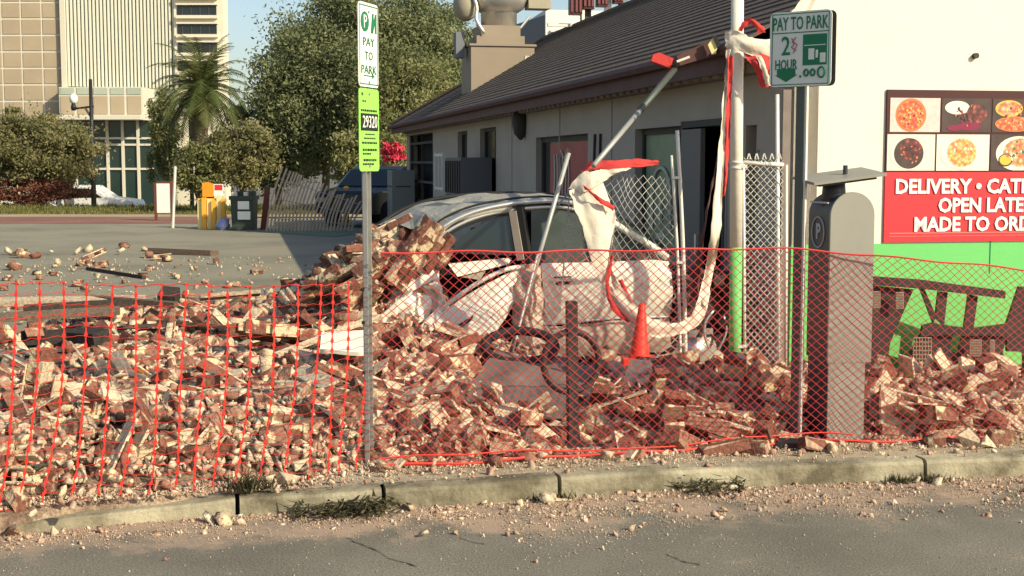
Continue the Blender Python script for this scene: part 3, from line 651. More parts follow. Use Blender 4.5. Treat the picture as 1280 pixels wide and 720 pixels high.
for r_ in range(2):
    cs = cols if r_ == 0 else cols2
    z0_, z1_ = (zmid + 0.012, ztop) if r_ == 0 else (zr + 0.012, zmid - 0.008)
    for c_ in range(4):
        x0_, x1_ = cs[c_] + 0.008, cs[c_+1] - 0.008; bgm, kd = kinds[r_][c_]
        b = MB(); b.bx(x0_, x1_, -0.026, -0.022, z0_, z1_); pp = b.build('photo_panel', M[bgm], menu)
        cx, cz_, hw, hz = (x0_+x1_)/2, (z0_+z1_)/2, (x1_-x0_)/2, (z1_-z0_)/2; rr = min(hw, hz)
        if kd == 'pizza': disc(pp, 'crust', cx-0.04, cz_-0.0, rr*0.98, rr*0.98, 0.028, M['f_crust']); disc(pp, 'topping', cx-0.04, cz_, rr*0.84, rr*0.84, 0.030, M['f_pizza'])
        if kd == 'dip':
            disc(pp, 'bowl', cx-hw*0.38, cz_+hz*0.45, hw*0.5, hz*0.4, 0.028, M['f_cream']); disc(pp, 'meat', cx+hw*0.42, cz_+hz*0.1, hw*0.42, hz*0.6, 0.0285, M['f_meat'])
            disc(pp, 'sauce', cx+hw*0.1, cz_-hz*0.65, hw*0.5, hz*0.25, 0.029, M['f_purple']); disc(pp, 'sauce', cx-hw*0.5, cz_-hz*0.75, hw*0.3, hz*0.18, 0.0292, M['f_purple'])
        if kd == 'pizzas':
            disc(pp, 'crust', cx-hw*0.35, cz_+hz*0.42, hw*0.55, hz*0.5, 0.028, M['f_sauce']); disc(pp, 'topping', cx-hw*0.35, cz_+hz*0.42, hw*0.47, hz*0.42, 0.0285, M['f_salad'])
            disc(pp, 'crust', cx-hw*0.1, cz_-hz*0.5, hw*0.8, hz*0.46, 0.029, M['f_crust']); disc(pp, 'topping', cx-hw*0.1, cz_-hz*0.5, hw*0.72, hz*0.40, 0.0295, M['f_pizza']); disc(pp, 'crust', cx+hw*0.72, cz_+hz*0.3, hw*0.27, hz*0.4, 0.0288, M['f_crust'])
        if kd == 'pasta': disc(pp, 'plate', cx, cz_, hw*0.9, hz*0.97, 0.028, M['f_plate2']); disc(pp, 'rim', cx, cz_, hw*0.84, hz*0.92, 0.0285, M['f_cream']); disc(pp, 'pasta', cx-hw*0.05, cz_, hw*0.56, hz*0.8, 0.029, M['f_pasta'])
        if kd == 'meat': disc(pp, 'plate', cx+hw*0.05, cz_, hw*0.95, hz*0.97, 0.028, M['f_cream']); disc(pp, 'rim', cx+hw*0.05, cz_, hw*0.88, hz*0.93, 0.0283, M['f_plate2']); disc(pp, 'bowl', cx-hw*0.1, cz_-hz*0.05, hw*0.62, hz*0.85, 0.0286, M['f_dark']); disc(pp, 'meat', cx-hw*0.02, cz_+hz*0.18, hw*0.46, hz*0.6, 0.029, M['f_meat'])
        if kd == 'salad': disc(pp, 'plate', cx+hw*0.1, cz_-hz*0.05, hw*0.9, hz*0.97, 0.028, M['f_cream']); disc(pp, 'salad', cx+hw*0.2, cz_, hw*0.72, hz*0.8, 0.0285, M['f_salad']); disc(pp, 'sauce_cup', cx-hw*0.42, cz_-hz*0.42, hw*0.28, hz*0.36, 0.029, M['f_dark']); disc(pp, 'sauce', cx-hw*0.42, cz_-hz*0.40, hw*0.23, hz*0.29, 0.0295, M['f_sauce'])
        r2 = random.Random(r_ * 10 + c_); tp = MB()
        for q_ in range(34):   # scraps of topping, herbs and highlights in the print
            a2 = r2.uniform(0, 6.28); d2 = math.sqrt(r2.random()) * .78; sx2, sz2 = r2.uniform(.02, .075) * hw, r2.uniform(.015, .06) * hz * 1.4; ox, oz = cx + (rr if kd == 'pizza' else hw * .6) * d2 * math.cos(a2) - (.04 if kd == 'pizza' else 0), cz_ + hz * .8 * d2 * math.sin(a2); rt = r2.uniform(0, 3)
            tp.mi = r2.randrange(4)
            vv = [(ox + sx2*math.cos(t)*math.cos(rt) - sz2*math.sin(t)*math.sin(rt), -.0300 - q_*.00004, oz + sx2*math.cos(t)*math.sin(rt) + sz2*math.sin(t)*math.cos(rt)) for t in np.linspace(0, 6.28, 8)[:-1]]
            tp.add(vv, [tuple(range(7))])
        tag(tp.build('toppings', {'pizza': [M['f_crust'], M['f_sauce'], M['f_purple'], M['f_pizza']], 'pizzas': [M['f_crust'], M['f_sauce'], M['f_salad'], M['f_purple']], 'salad': [M['f_cream'], M['sign_green'], M['f_crust'], M['f_salad']], 'pasta': [M['f_sauce'], M['f_cream'], M['f_crust'], M['f_pasta']]}.get(kd, [M['f_purple'], M['f_dark'], M['f_meat'], M['f_crust']]), pp), kind='stuff')
        # keep the print inside its panel
        for o_ in list(bpy.data.objects):
            if o_.parent == pp:
                for v in o_.data.vertices:
                    v.co.x = min(max(v.co.x, x0_ + 0.002), x1_ - 0.002); v.co.z = min(max(v.co.z, z0_ + 0.002), z1_ - 0.002)
def menu_text(txt, px0, px1, py):
    me = text_mesh(txt, 0.24, M['menu_text'], 'LEFT', 0.004, 1.0, 0.007)
    xs = [v.co.x for v in me.vertices]; ys = [v.co.y for v in me.vertices]
    a, c = front(px0, py).x - mx0, front(px1, py).x - mx0; z = front((px0+px1)/2, py).z - mz0
    s = (c - a) / (max(xs) - min(xs)); H = 18.5 / F * 12.1; sy = H / (max(ys) - min(ys)); ym = (max(ys) + min(ys)) / 2
    me.transform(Matrix.Translation((a, -0.027, z)) @ Matrix.Rotation(R(90), 4, 'X') @ Matrix.Diagonal((s, sy, 1, 1)) @ Matrix.Translation((-min(xs), -ym, 0)))
    link('lettering', me, menu)
menu_text('DELIVERY \u2022 CATERING', 1118, 1334, 232.5); menu_text('OPEN LATE', 1171, 1277, 256); menu_text('MADE TO ORDER', 1141, 1311, 279.5)

# ---- white block far behind the roof, its shaded end painted grey
fb = empty('far_white_building', 'plain white block with grey siding end seen above the shingle roof', 'building', (9, 78, 0), R(6))
def fbp(px, py, Y): v = P(px, py, Y); return v
b = MB(); a, c = P(682, 12, 78), P(900, 12, 78); b.poly([(a.x, 78, -1.2), (c.x, 80, -1.2), (c.x, 80, a.z), (a.x, 78, a.z)], 14, (-0.15, 1, 0)); rel(fb, b.build('wall', M['far_white']))
b = MB(); a2 = P(640, 12, 86); b.poly([(a2.x, 84, -1.2), (a.x - 0.05, 78.0, -1.2), (a.x - 0.05, 78.0, a.z - 0.3), (a2.x, 84, a.z - 0.3)], 6, (0.2, 1, 0)); rel(fb, b.build('side_wall', M['far_grey']))  # end wall of the white block, its shade painted as grey
for k in range(9):
    f = (k + 0.5) / 9; x = a2.x + (a.x - a2.x) * f; y = 84 - 6 * f
    b = MB(); b.bx(x - 0.05, x + 0.05, y - 0.12, y + 0.0, -1.0, a.z - 2.0); rel(fb, b.build('rib', M['far_grey']))
for k in range(6):
    q = P(692 + 14 * k, 40, 77.9); b = MB(); b.bx(q.x - 0.04, q.x + 0.04, 77.85 + 0.03*k, 78.3, 3, a.z - 1.3); rel(fb, b.build('panel_joint', M['far_white']))
b = MB(); b.bx(P(688, 40, 78).x, P(790, 40, 78).x, 77.9, 78.4, P(700, 40, 78).z, P(700, 40, 78).z + 0.12); rel(fb, b.build('ledge', M['far_white']))

# ================================================================== OFFICE TOWER at the left
TY = 95.0; PXM = TY / F
def T(px, py, Y=TY): return P(px, py, Y)
tower = empty('office_tower', 'pale office tower with tan panel wing, finned facade and dark window bands', 'building', (-28, TY, -1.2))
def part(b, name, m, parent=None, **k):
    o = b.build(name, m, **k)
    if parent is None or parent is tower: rel(tower, o)
    else: o.parent = parent
    return o
pl, pr_ = T(-60, 0).x, T(76, 0).x
zt = T(0, -60).z
b = MB(); b.bx(pl, pr_, TY, TY + 18, -1.2, zt); wing = part(b, 'panel_wing', M['tower_trim'])
cx_ = [T(x, 0).x for x in (-24, 1, 25.5, 51.5, 76)]
rowz = [T(0, y).z for y in np.arange(-18, 200, 20.6)]
for i in range(4):
    for j in range(len(rowz) - 1):
        if rowz[j+1] < 1: continue
        b = MB(); zoff = 0.05 * (i - 2)
        b.bx(cx_[i] + 0.07, cx_[i+1] - 0.07, TY - 0.05, TY - 0.002, rowz[j+1] + 0.07, rowz[j] - 0.07); part(b, 'facade_panel', M['tower_panel'])
b = MB(); b.bx(pr_, pr_ + 0.35, TY - 0.35, TY + 18, -1.2, zt); part(b, 'corner_pier', M['tower_trim'])
TB = TY + 3.5
f0, f1 = pr_ + 0.35, T(219, 0, TB).x; zf0 = T(0, 108).z
TB = TY + 3.5
b = MB(); b.add([(f0, TY + 0.3, zf0), (f1, TB + 0.3, zf0), (f1, TB + 0.3, zt), (f0, TY + 0.3, zt)], [(0, 1, 2, 3)]); b.add([(f0, TB + 14, -1.2), (f1, TB + 14, -1.2), (f1, TB + 14, zt), (f0, TB + 14, zt)], [(0, 1, 2, 3)])
b.add([(f0, TY+0.3, zt), (f1, TB+0.3, zt), (f1, TB+14, zt), (f0, TB+14, zt)], [(0, 1, 2, 3)]); part(b, 'finned_wall', M['fin_back'])
NF = 30
for k in range(NF):
    f = (k + 0.5) / NF; x = f0 + (f1 - f0) * f; y = TY + 3.5 * f
    b = MB(); b.bx(x - 0.055, x + 0.055, y - 0.25, y + 0.28, zf0, zt); part(b, 'fin', M['fin'])
for py in (16, 40, 64, 88):
    b = MB(); a_, c_ = T(80, py), T(219, py + 9, TB); b.bar((f0, TY + 0.24, a_.z), (f1, TB + 0.24, c_.z), 0.1, 0.35); part(b, 'floor_edge', M['fin'])
# lower band of panels, canopy slab, lobby glass
lx0, lx1 = T(81, 120).x, T(184, 120).x; zb0, zb1 = T(0, 145).z, T(0, 110).z
b = MB(); b.bx(lx0, lx1, TY - 1.2, TY + 2, zb0, zb1); lb = part(b, 'podium_band', M['tower_trim'])
for k in range(5):
    xa = lx0 + (lx1 - lx0) * k / 5 + 0.1; xb = lx0 + (lx1 - lx0) * (k + 1) / 5 - 0.1
    for (fa, fb_) in ((0.05, 0.68), (0.74, 0.97)):
        b = MB(); b.bx(xa, xb, TY - 1.25, TY - 1.202, zb0 + (zb1-zb0)*fa, zb0 + (zb1-zb0)*fb_); part(b, 'facade_panel', M['tower_panel'] if fa < .5 else M['fin_back'])
b = MB(); b.bx(lx0 + 0.3, lx1 + 0.3, TY - 3.0, TY + 1, T(0, 151).z, T(0, 146).z); part(b, 'canopy', M['tower_trim'])
b = MB(); b.bx(lx0 - 1, lx1 + 1.5, TY - 0.6, TY + 1.5, -1.2, T(0, 151).z); part(b, 'lobby_wall', M['lobby'])
for px in (98, 118, 138, 157, 176):
    b = MB(); x = T(px, 180).x; b.bx(x - 0.09, x + 0.09, TY - 0.75, TY - 0.6, -1.2, T(0, 151).z); part(b, 'mullion', M['tower_trim'])
for py in (173, 181, 211):
    b = MB(); z = T(0, py).z; b.bx(lx0 + 1, lx1 + 0.5, TY - 0.72, TY - 0.6, z - 0.07, z + 0.07); part(b, 'transom', M['tower_trim'])
# right wing with window bands
r0, r1 = f1, T(274, 0, TB).x; r2 = T(280, 0, TB).x
b = MB(); b.bx(r0, r2, TB - 0.5, TB + 1.2, -1.2, zt); part(b, 'window_wing', M['tower_wall'])
for py in (-16, 7.5, 31, 54, 77, 100, 123):
    z1_, z0_ = T(0, py, TB).z, T(0, py + 13, TB).z
    b = MB(); b.bx(r0 + 0.25, r1 - 0.1, TB - 0.56, TB - 0.502, z0_, z1_); wb = part(b, 'window_band', M['window'])
    b = MB(); b.bx(r0 + 0.2, r1, TB - 0.85, TB - 0.505, z0_ - 0.22, z0_); part(b, 'sill', M['tower_wall'])
    b = MB(); b.bx(r0 + 0.2, r1, TB - 0.75, TB - 0.505, z1_, z1_ + 0.12); part(b, 'lintel', M['tower_wall'])
    for k in range(1, 5):
        x = r0 + (r1 - r0) * k / 5; b = MB(); b.bx(x - 0.04, x + 0.04, TB - 0.6, TB - 0.56, z0_, z1_); part(b, 'window_bar', M['frame_dark'])

# ================================================================== TREES AND SHRUBS
def crown(name, c, rad, N, leaf, m, seed, clumps=60, parent=None, flat=0.0, lo=0.0, hi=1.0):
    r = np.random.default_rng(seed); c = np.array(c); rad = np.array(rad)
    d = r.normal(size=(clumps, 3)); d /= np.linalg.norm(d, axis=1)[:, None]
    rr = r.uniform(0.2, 1.0, clumps) ** 0.55 * np.where(r.random(clumps) < .18, 1.04, 0.84)
    cc = d * rr[:, None]; cc[:, 2] = np.where(cc[:, 2] < -0.75, -0.75, cc[:, 2])
    ct = r.uniform(lo, hi, clumps); cs = r.uniform(0.06, 0.15, clumps)
    k = r.integers(0, clumps, N)
    p = cc[k] + r.normal(size=(N, 3)) * cs[k][:, None] * np.array([1, 1, 0.75])
    N2 = N // 12; p[:N2] = r.normal(size=(N2, 3)) * 0.40
    p = c + p * rad
    p[:, 2] = np.maximum(p[:, 2], c[2] - rad[2])
    u = r.normal(size=(N, 3)); u /= np.linalg.norm(u, axis=1)[:, None]
    q = r.normal(size=(N, 3)); q -= u * (u * q).sum(1)[:, None]; q /= np.linalg.norm(q, axis=1)[:, None]
    s = leaf * r.uniform(0.6, 1.4, N)
    u *= s[:, None]; q *= (s * 0.45)[:, None]
    v = np.stack([p - u, p + q, p + u, p - q], 1)
    t = np.clip(ct[k] * 0.7 + r.uniform(0, 0.3, N), 0, 1)
    o = link(name, tri_mesh(name, v, t, m)); return o
def trunk(th, base, top, r, limbs, seed, m='bark'):
    rd = random.Random(seed); b = MB(); base = Vector(base); top = Vector(top)
    mid = base.lerp(top, 0.5) + Vector((rd.uniform(-.3, .3), rd.uniform(-.3, .3), 0))
    b.tube(bez([base, mid, top], 8), r, 8, r * 0.5)
    for (ex, ey, ez) in limbs:
        s = base.lerp(top, rd.uniform(0.45, 0.9)); e = Vector((ex, ey, ez)); mm = s.lerp(e, 0.5) + Vector((0, 0, 0.25 * (e - s).length * 0.4))
        b.tube(bez([s, mm, e], 6), r * 0.42, 6, r * 0.08)
    rel(th, b.build('trunk', M[m], None, True))
def tree(name, label, cat, px, pyb, pyt, pxw, Y, N, leaf, m, seed, clumps=60, group=None, zb=-1.1, lo=0.0, hi=1.0, nl=9):
    top = P(px, pyt, Y); bot = P(px, pyb, Y); rx = pxw / 2 / F * Y; rz = (top.z - bot.z) / 2; c = Vector((top.x, Y, (top.z + bot.z) / 2))
    th = empty(name, label, cat, (c.x, Y, zb), 0, group)
    rel(th, crown('crown', c, (rx, rx * 0.8, rz), N, leaf, M[m], seed, clumps, lo=lo, hi=hi))
    rd = random.Random(seed)
    limbs = [(c.x + rd.uniform(-.8, .8) * rx, Y + rd.uniform(-.7, .5) * rx, c.z + rd.uniform(-0.3, 0.75) * rz) for _ in range(nl)]
    trunk(th, (c.x, Y, zb), (c.x + rd.uniform(-.3, .3), Y, c.z + rz * 0.2), max(0.09, rx * 0.07), limbs, seed)
    return th
tree('oak_tree', 'tall broad dark green oak with its crown rising behind the low roof', 'tree', 462, 160, -30, 250, 60, 75000, 0.085, 'leaf', 21, 240)
tree('oak_tree', 'spreading grey green oak left of the tall oak behind the lath fence', 'tree', 398, 228, 22, 172, 57, 60000, 0.08, 'leaf', 22, 200)
tree('oak_tree', 'dense olive oak directly behind the lime parking sign', 'tree', 505, 235, 60, 150, 54, 42000, 0.075, 'leaf_olive', 23, 140)
tree('oak_tree', 'thin high oak crown just behind the roof exhaust fan', 'tree', 560, 130, 8, 110, 64, 20000, 0.09, 'leaf', 24, 80)
tree('oak_tree', 'low shaded oak filling the gap beneath the spreading grey green oak', 'tree', 345, 245, 105, 150, 59, 26000, 0.085, 'leaf', 30, 100)
tree('garden_tree', 'small yellowish green tree beside the palm and the barricade', 'tree', 303, 240, 148, 100, 50, 24000, 0.065, 'leaf_dry', 25, 90)
tree('garden_tree', 'slim light green tree between the glass lobby and the palm', 'tree', 203, 238, 115, 48, 66, 12000, 0.08, 'leaf_olive', 26, 50)
tree('street_shrub', 'big grey olive shrub in front of the tan panel wing', 'shrub', 42, 242, 136, 165, 58, 42000, 0.075, 'leaf_dry', 27, 140, lo=0.1)
tree('street_shrub', 'narrow leafy shrub screening the left end of the glass lobby', 'shrub', 88, 236, 150, 50, 63, 10000, 0.075, 'leaf_olive', 28, 45)
tree('street_shrub', 'low dark shrub below the palm beside the thin dark pole', 'shrub', 250, 250, 172, 80, 49.5, 14000, 0.065, 'leaf_olive', 29, 60)
tree('oak_tree', 'bright olive oak standing behind the building end with red flowers', 'tree', 465, 250, 140, 110, 50, 22000, 0.07, 'leaf_olive', 31, 80)
hd = tag(crown('hedge', (P(25, 250, 57).x, 57, 0.7), (3.0, 0.5, 0.7), 12000, 0.06, M['hedge_red'], 40, 90), 'low reddish brown hedge along the grass bank', 'hedge')
fl = tag(crown('flowering_shrub', P(492, 190, 46), (0.42, 0.3, 0.42), 700, 0.09, M['flower'], 41, 14), 'small shrub of bright red flowers beside the dark porch', 'shrub')
# canary palm
PLY = 52.5
pc = P(252, 112, PLY); palm = empty('palm_tree', 'feather palm with arching fronds in front of the window bands', 'palm tree', (pc.x, PLY, 0.15))
b = MB(); tp = [Vector((pc.x + 0.1*math.sin(k), PLY, 0.1 + (pc.z - 0.5) * k / 7)) for k in range(8)]; b.tube(tp, [0.34, 0.32, 0.3, 0.3, 0.3, 0.3, 0.36, 0.42], 12); rel(palm, b.build('trunk', M['bark'], None, True))
rp_ = random.Random(5)
for k in range(60):
    az = k * 2.399; el = R(80 - 115 * (k / 60)); Lf = rp_.uniform(2.0, 2.75); b = MB(); b.tint = rp_.uniform(0.2, 0.9) if k < 46 else rp_.uniform(0, 0.2)
    d = Vector((math.cos(az) * math.cos(el), math.sin(az) * math.cos(el), math.sin(el))); p = pc.copy(); pts = [p.copy()]; dd = d.copy()
    for s in range(9): dd = (dd + Vector((0, 0, -0.11 - 0.02*s))).normalized(); p = p + dd * Lf / 9; pts.append(p.copy())
    b.tube(pts, 0.03, 3, 0.008, False)
    for s in range(2, 30):
        f = s / 30 * 9; i = min(int(f), 8); q = pts[i].lerp(pts[i+1], f - i); tg = (pts[i+1] - pts[i]).normalized(); sd = tg.cross(Vector((0, 0, 1)));
        if sd.length < 0.1: sd = Vector((1, 0, 0))
        sd.normalize(); ll = 0.52 * math.sin(math.pi * min(1, (s + 3) / 33)) + 0.08
        for sg in (-1, 1):
            e = q + (sd * sg * 0.8 + tg * 0.6 + Vector((0, 0, -0.35 + 0.25*rp_.random()))).normalized() * ll
            wv = tg * 0.03; b.add([q - wv, q + wv, e], [(0, 1, 2)])
    rel(palm, b.build('frond', M['palm'], None, tint=True))

# ================================================================== CRUSHED CAR beside the restaurant
CY = 11.75
def cp(px, py, off=0.0):
    """point on the car's near side (off metres further in)"""
    X = (px - 640) / F * CY
    return P(px, py, CY + 0.10 * X + off)
car = empty('crushed_car', 'crushed cream sedan with buckled roof and torn side panels under the bricks', 'car', (G(655, 462).x, CY + 0.9, LOT))
def cpart(b, name, m, parent=None, smooth=False):
    o = b.build(name, m, None, smooth)
    if parent is None: rel(car, o)
    else:
        o.parent = parent; o.matrix_parent_inverse = parent.matrix_parent_inverse.copy() if False else Matrix.Identity(4)
        o.matrix_parent_inverse = Matrix.Translation(car.location).inverted() if False else Matrix.Identity(4)
    return o
IN = Vector((0, 1, 0))
def patch(rows, nx=14, ny=8, crump=0.0, sc=6.0, seed=0, thick=0.02):
    """rows: control rows of (px, py, off); smooth surface through them, optionally crumpled"""
    R_ = [bez([cp(*q) for q in r], nx) for r in rows]
    cols_ = [bez([r[j] for r in R_], ny) for j in range(nx + 1)]
    g = [[cols_[j][i] for j in range(nx + 1)] for i in range(ny + 1)]
    if crump:
        for i in range(ny + 1):
            for j in range(nx + 1):
                p = g[i][j]; s = Vector((seed * 7.1, 0, 0))
                rg = lambda o_: 0.6 - 2.0 * abs(mnoise.noise(p * sc + s + o_)) + 0.5 * mnoise.noise(p * sc * 2.7 + s + o_)
                g[i][j] = p + Vector((rg(Vector((0, 0, 4))) * 0.3, rg(Vector((9, 0, 0))), rg(Vector((0, 9, 0))) * 0.4)) * crump
    b = MB(); b.grid(g, thick, IN); return b
# front door with handle and moulding
fd = patch([[(676, 329, .05), (720, 328.5, .04), (770, 327, .04), (815, 325, .05), (836, 327, .07)], [(677, 342, .0), (720, 342, -.01), (775, 341, -.01), (820, 340, 0), (839, 341, .02)], [(680, 368, -.01), (725, 368, -.02), (775, 366, -.02), (820, 365, -.01), (841, 366, .01)], [(682, 392, .01), (725, 389, .0), (775, 386, 0), (820, 384, .01), (839, 386, .03)], [(684, 407, .06), (725, 403, .05), (775, 399, .05), (820, 397, .06), (835, 398, .08)]], 26, 16, 0.006, 3.0, 1)
fdo = cpart(fd, 'front_door', M['car'], None, True)
b = MB(); b.bar(cp(691, 350, -.035), cp(716, 349, -.035), 0.03, 0.028); b.bar(cp(690, 350, .0), cp(694, 350, -.04), 0.03, 0.03); b.bar(cp(713, 349.5, .0), cp(717, 349.5, -.04), 0.03, 0.03); cpart(b, 'door_handle', M['car'])
b = MB(); b.poly([cp(692, 346, -.022), cp(714, 345, -.022), cp(712, 355, -.022), cp(694, 356, -.022)], 0.012, IN); cpart(b, 'handle_recess', M['dark_steel'])  # dark plate painted for the shade behind the handle
b = MB(); b.tube([cp(682, 405.5, -.005), cp(730, 401, -.01), cp(780, 397.5, -.01), cp(835, 396, .0)], 0.010, 6); cpart(b, 'sill_moulding', M['alu'])
b = MB(); b.bar(cp(838, 330, .05), cp(842, 396, .05), 0.02, 0.06); cpart(b, 'door_gap', M['dark'])
# sill and underbody: the sill's shade is put into its greyer colour
b = patch([[(640, 412, .06), (700, 408, .06), (770, 401, .06), (836, 399, .08)], [(640, 432, .03), (700, 428, .03), (770, 422, .03), (838, 420, .05)], [(645, 452, .10), (700, 448, .10), (770, 444, .10), (838, 440, .12)]], 16, 6, 0.03, 4, 2); cpart(b, 'sill_panel', M['car_dusty'], None, True)
# roof: buckled down towards the crushed rear
near = [(540, 302, .02), (556, 284, .03), (585, 269, .06), (620, 259.5, .09), (660, 254, .12), (700, 253, .12), (738, 261, .10), (768, 279, .07)]
mid = [(512, 286, .45), (535, 268, .5), (570, 257, .55), (610, 250, .6), (655, 247, .6), (700, 247.5, .6), (738, 256, .6), (768, 272, .55)]
far = [(470, 284, 1.05), (505, 262, 1.15), (548, 249, 1.2), (600, 243.5, 1.25), (650, 242.5, 1.25), (700, 246, 1.25), (735, 254, 1.2), (762, 268, 1.15)]
b = patch([near, mid, far], 36, 14, 0.07, 2.6, 3, 0.03); cpart(b, 'roof_panel', M['car_roof'], None, False)
b = MB(); b.tube(bez([cp(x, y - 1.5, o - 0.01) for x, y, o in near], 26), 0.022, 7); cpart(b, 'roof_rail', M['alu'], None, True)
b = MB(); b.tube(bez([cp(x + 2, y + 6, o + 0.0) for x, y, o in near[:-1]], 22), 0.016, 6); cpart(b, 'drip_moulding', M['alu'], None, True)
b = MB(); b.tube(bez([cp(x + 4, y + 10, o + 0.02) for x, y, o in near[:-2]], 22), 0.012, 6); cpart(b, 'window_frame', M['black'], None, True)
b = MB(); b.tube(bez([cp(x + 1, y + 2.6, o - 0.005) for x, y, o in near], 26), 0.008, 5); cpart(b, 'rail_gap', M['black'], None, True)
b = MB(); b.tube(bez([cp(x - 8, y - 7, o + 0.16) for x, y, o in near], 26), 0.010, 5); cpart(b, 'roof_channel', M['black'], None, True)
b = MB(); b.tube(bez([cp(x, y - 1, o) for x, y, o in far], 22), 0.02, 6); cpart(b, 'roof_rail', M['black'], None, True)
b = MB(); b.tube(bez([cp(536, 312, .05), cp(548, 292, .03), cp(570, 276, .06), cp(610, 265, .09), cp(640, 261, .11)], 14), 0.028, 7); cpart(b, 'torn_rail', M['car_roof'], None, True)
# pillars
b = MB(); b.bar(cp(642, 264, .10), cp(652, 325, .06), 0.05, 0.07); cpart(b, 'pillar', M['car_dusty'])
b = MB(); b.bar(cp(650, 258, .09), cp(661, 330, .05), 0.075, 0.06); cpart(b, 'pillar', M['black'])
b = MB(); b.tube(bez([cp(762, 276, .08), cp(790, 293, .05), cp(815, 308, .04), cp(834, 322, .06)], 10), 0.03, 8); cpart(b, 'windscreen_pillar', M['car'], None, True)
b = MB(); b.tube(bez([cp(534, 330, .1), cp(540, 306, .05), cp(556, 288, .05)], 8), 0.035, 7); cpart(b, 'rear_pillar', M['car_roof'], None, True)
# glass
b = MB(); b.poly([cp(563, 316, .10), cp(578, 294, .11), cp(606, 277, .12), cp(641, 268, .13), cp(650, 320, .09)], 0.006, IN); cpart(b, 'rear_side_window', M['glass'])
b = MB(); b.poly([cp(664, 260, .12), cp(700, 259, .13), cp(736, 266, .12), cp(766, 283, .10), cp(800, 306, .08), cp(815, 320, .07), cp(812, 329, .07), cp(664, 331, .08)], 0.006, IN); cpart(b, 'front_side_window', M['glass_dusty'])
b = MB(); b.poly([cp(770, 278, .12), cp(836, 322, .10), cp(846, 318, 1.25), cp(772, 268, 1.2)], 0.008, (0.3, 0, 0.9)); cpart(b, 'windscreen', M['glass_dusty'])
# shade inside the car as a black block, seats, wheel
b = MB(); b.poly([cp(550, 330, .25), cp(600, 284, .3), cp(660, 268, .3), cp(740, 274, .3), cp(825, 330, .25), cp(830, 440, .25), cp(560, 440, .25)], 1.1, IN); cpart(b, 'cabin', M['dark'])
for px in (610, 715):
    b = MB(); b.tube(bez([cp(px, 345, .3), cp(px - 6, 318, .3), cp(px - 12, 298, .32)], 6), 0.09, 8, 0.07); b.tube(bez([cp(px - 13, 296, .32), cp(px - 15, 284, .32)], 3), 0.07, 8, 0.05); cpart(b, 'seat', M['kiosk_dark'], None, True)
# torn rear door, folded outwards
b = patch([[(541, 398, -.10), (590, 365, -.12), (652, 333, -.06)], [(556, 408, -.16), (600, 380, -.17), (654, 352, -.10)], [(576, 419, -.2), (610, 398, -.2), (644, 376, -.15)], [(598, 430, -.2), (616, 418, -.19), (632, 398, -.15)]], 16, 12, 0.012, 3, 4, 0.035); rdo = cpart(b, 'rear_door', M['car'], None, False)
b = MB(); b.tube(bez([cp(540, 399, -.05), cp(556, 411, -.17), cp(574, 421, -.21), cp(594, 431, -.19), cp(606, 431, -.18)], 12), 0.022, 6); cpart(b, 'door_seal', M['black'], None, True)
b = MB(); b.tube(bez([cp(542, 396, -.06), cp(566, 375, -.13), cp(600, 352, -.19), cp(632, 337, -.14), cp(656, 333, -.05)], 14), 0.02, 6); cpart(b, 'window_sill', M['car'], None, True)
b = MB(); b.poly([cp(573, 406, -.24), cp(592, 394, -.27), cp(590, 400, -.27), cp(578, 409, -.25)], 0.02, IN); cpart(b, 'tear', M['dark_steel'])
# crumpled rear quarter panels
b = patch([[(472, 398, .05), (486, 362, .1), (508, 344, .15), (548, 334, .1)], [(480, 404, -.1), (500, 378, -.15), (520, 360, -.05), (546, 346, .0)], [(488, 406, -.12), (510, 394, -.22), (534, 380, -.12), (552, 366, .02)], [(492, 410, .0), (520, 404, -.1), (545, 396, -.04), (562, 388, .05)]], 22, 16, 0.10, 5, 5); cpart(b, 'rear_quarter_panel', M['car'], None, False)
b = patch([[(462, 412, .0), (482, 404, -.05), (510, 404, -.08), (545, 400, .0)], [(470, 424, .1), (500, 420, 0), (530, 416, 0), (550, 412, .1)]], 16, 6, 0.07, 5, 6); cpart(b, 'bumper_cover', M['car_dusty'], None, False)
b = MB(); b.bar(cp(526, 336, -.02), cp(545, 388, -.06), 0.05, 0.06); b.bar(cp(545, 388, -.06), cp(552, 402, -.08), 0.05, 0.06); cpart(b, 'door_jamb', M['car_dusty'])
b = patch([[(470, 398, -.1), (500, 372, -.16), (516, 352, -.1), (520, 346, -.08)], [(474, 400, -.12), (506, 374, -.18), (522, 354, -.12), (526, 348, -.1)]], 12, 3, 0.03, 7, 8, 0.03); cpart(b, 'bent_strip', M['alu'], None, True)
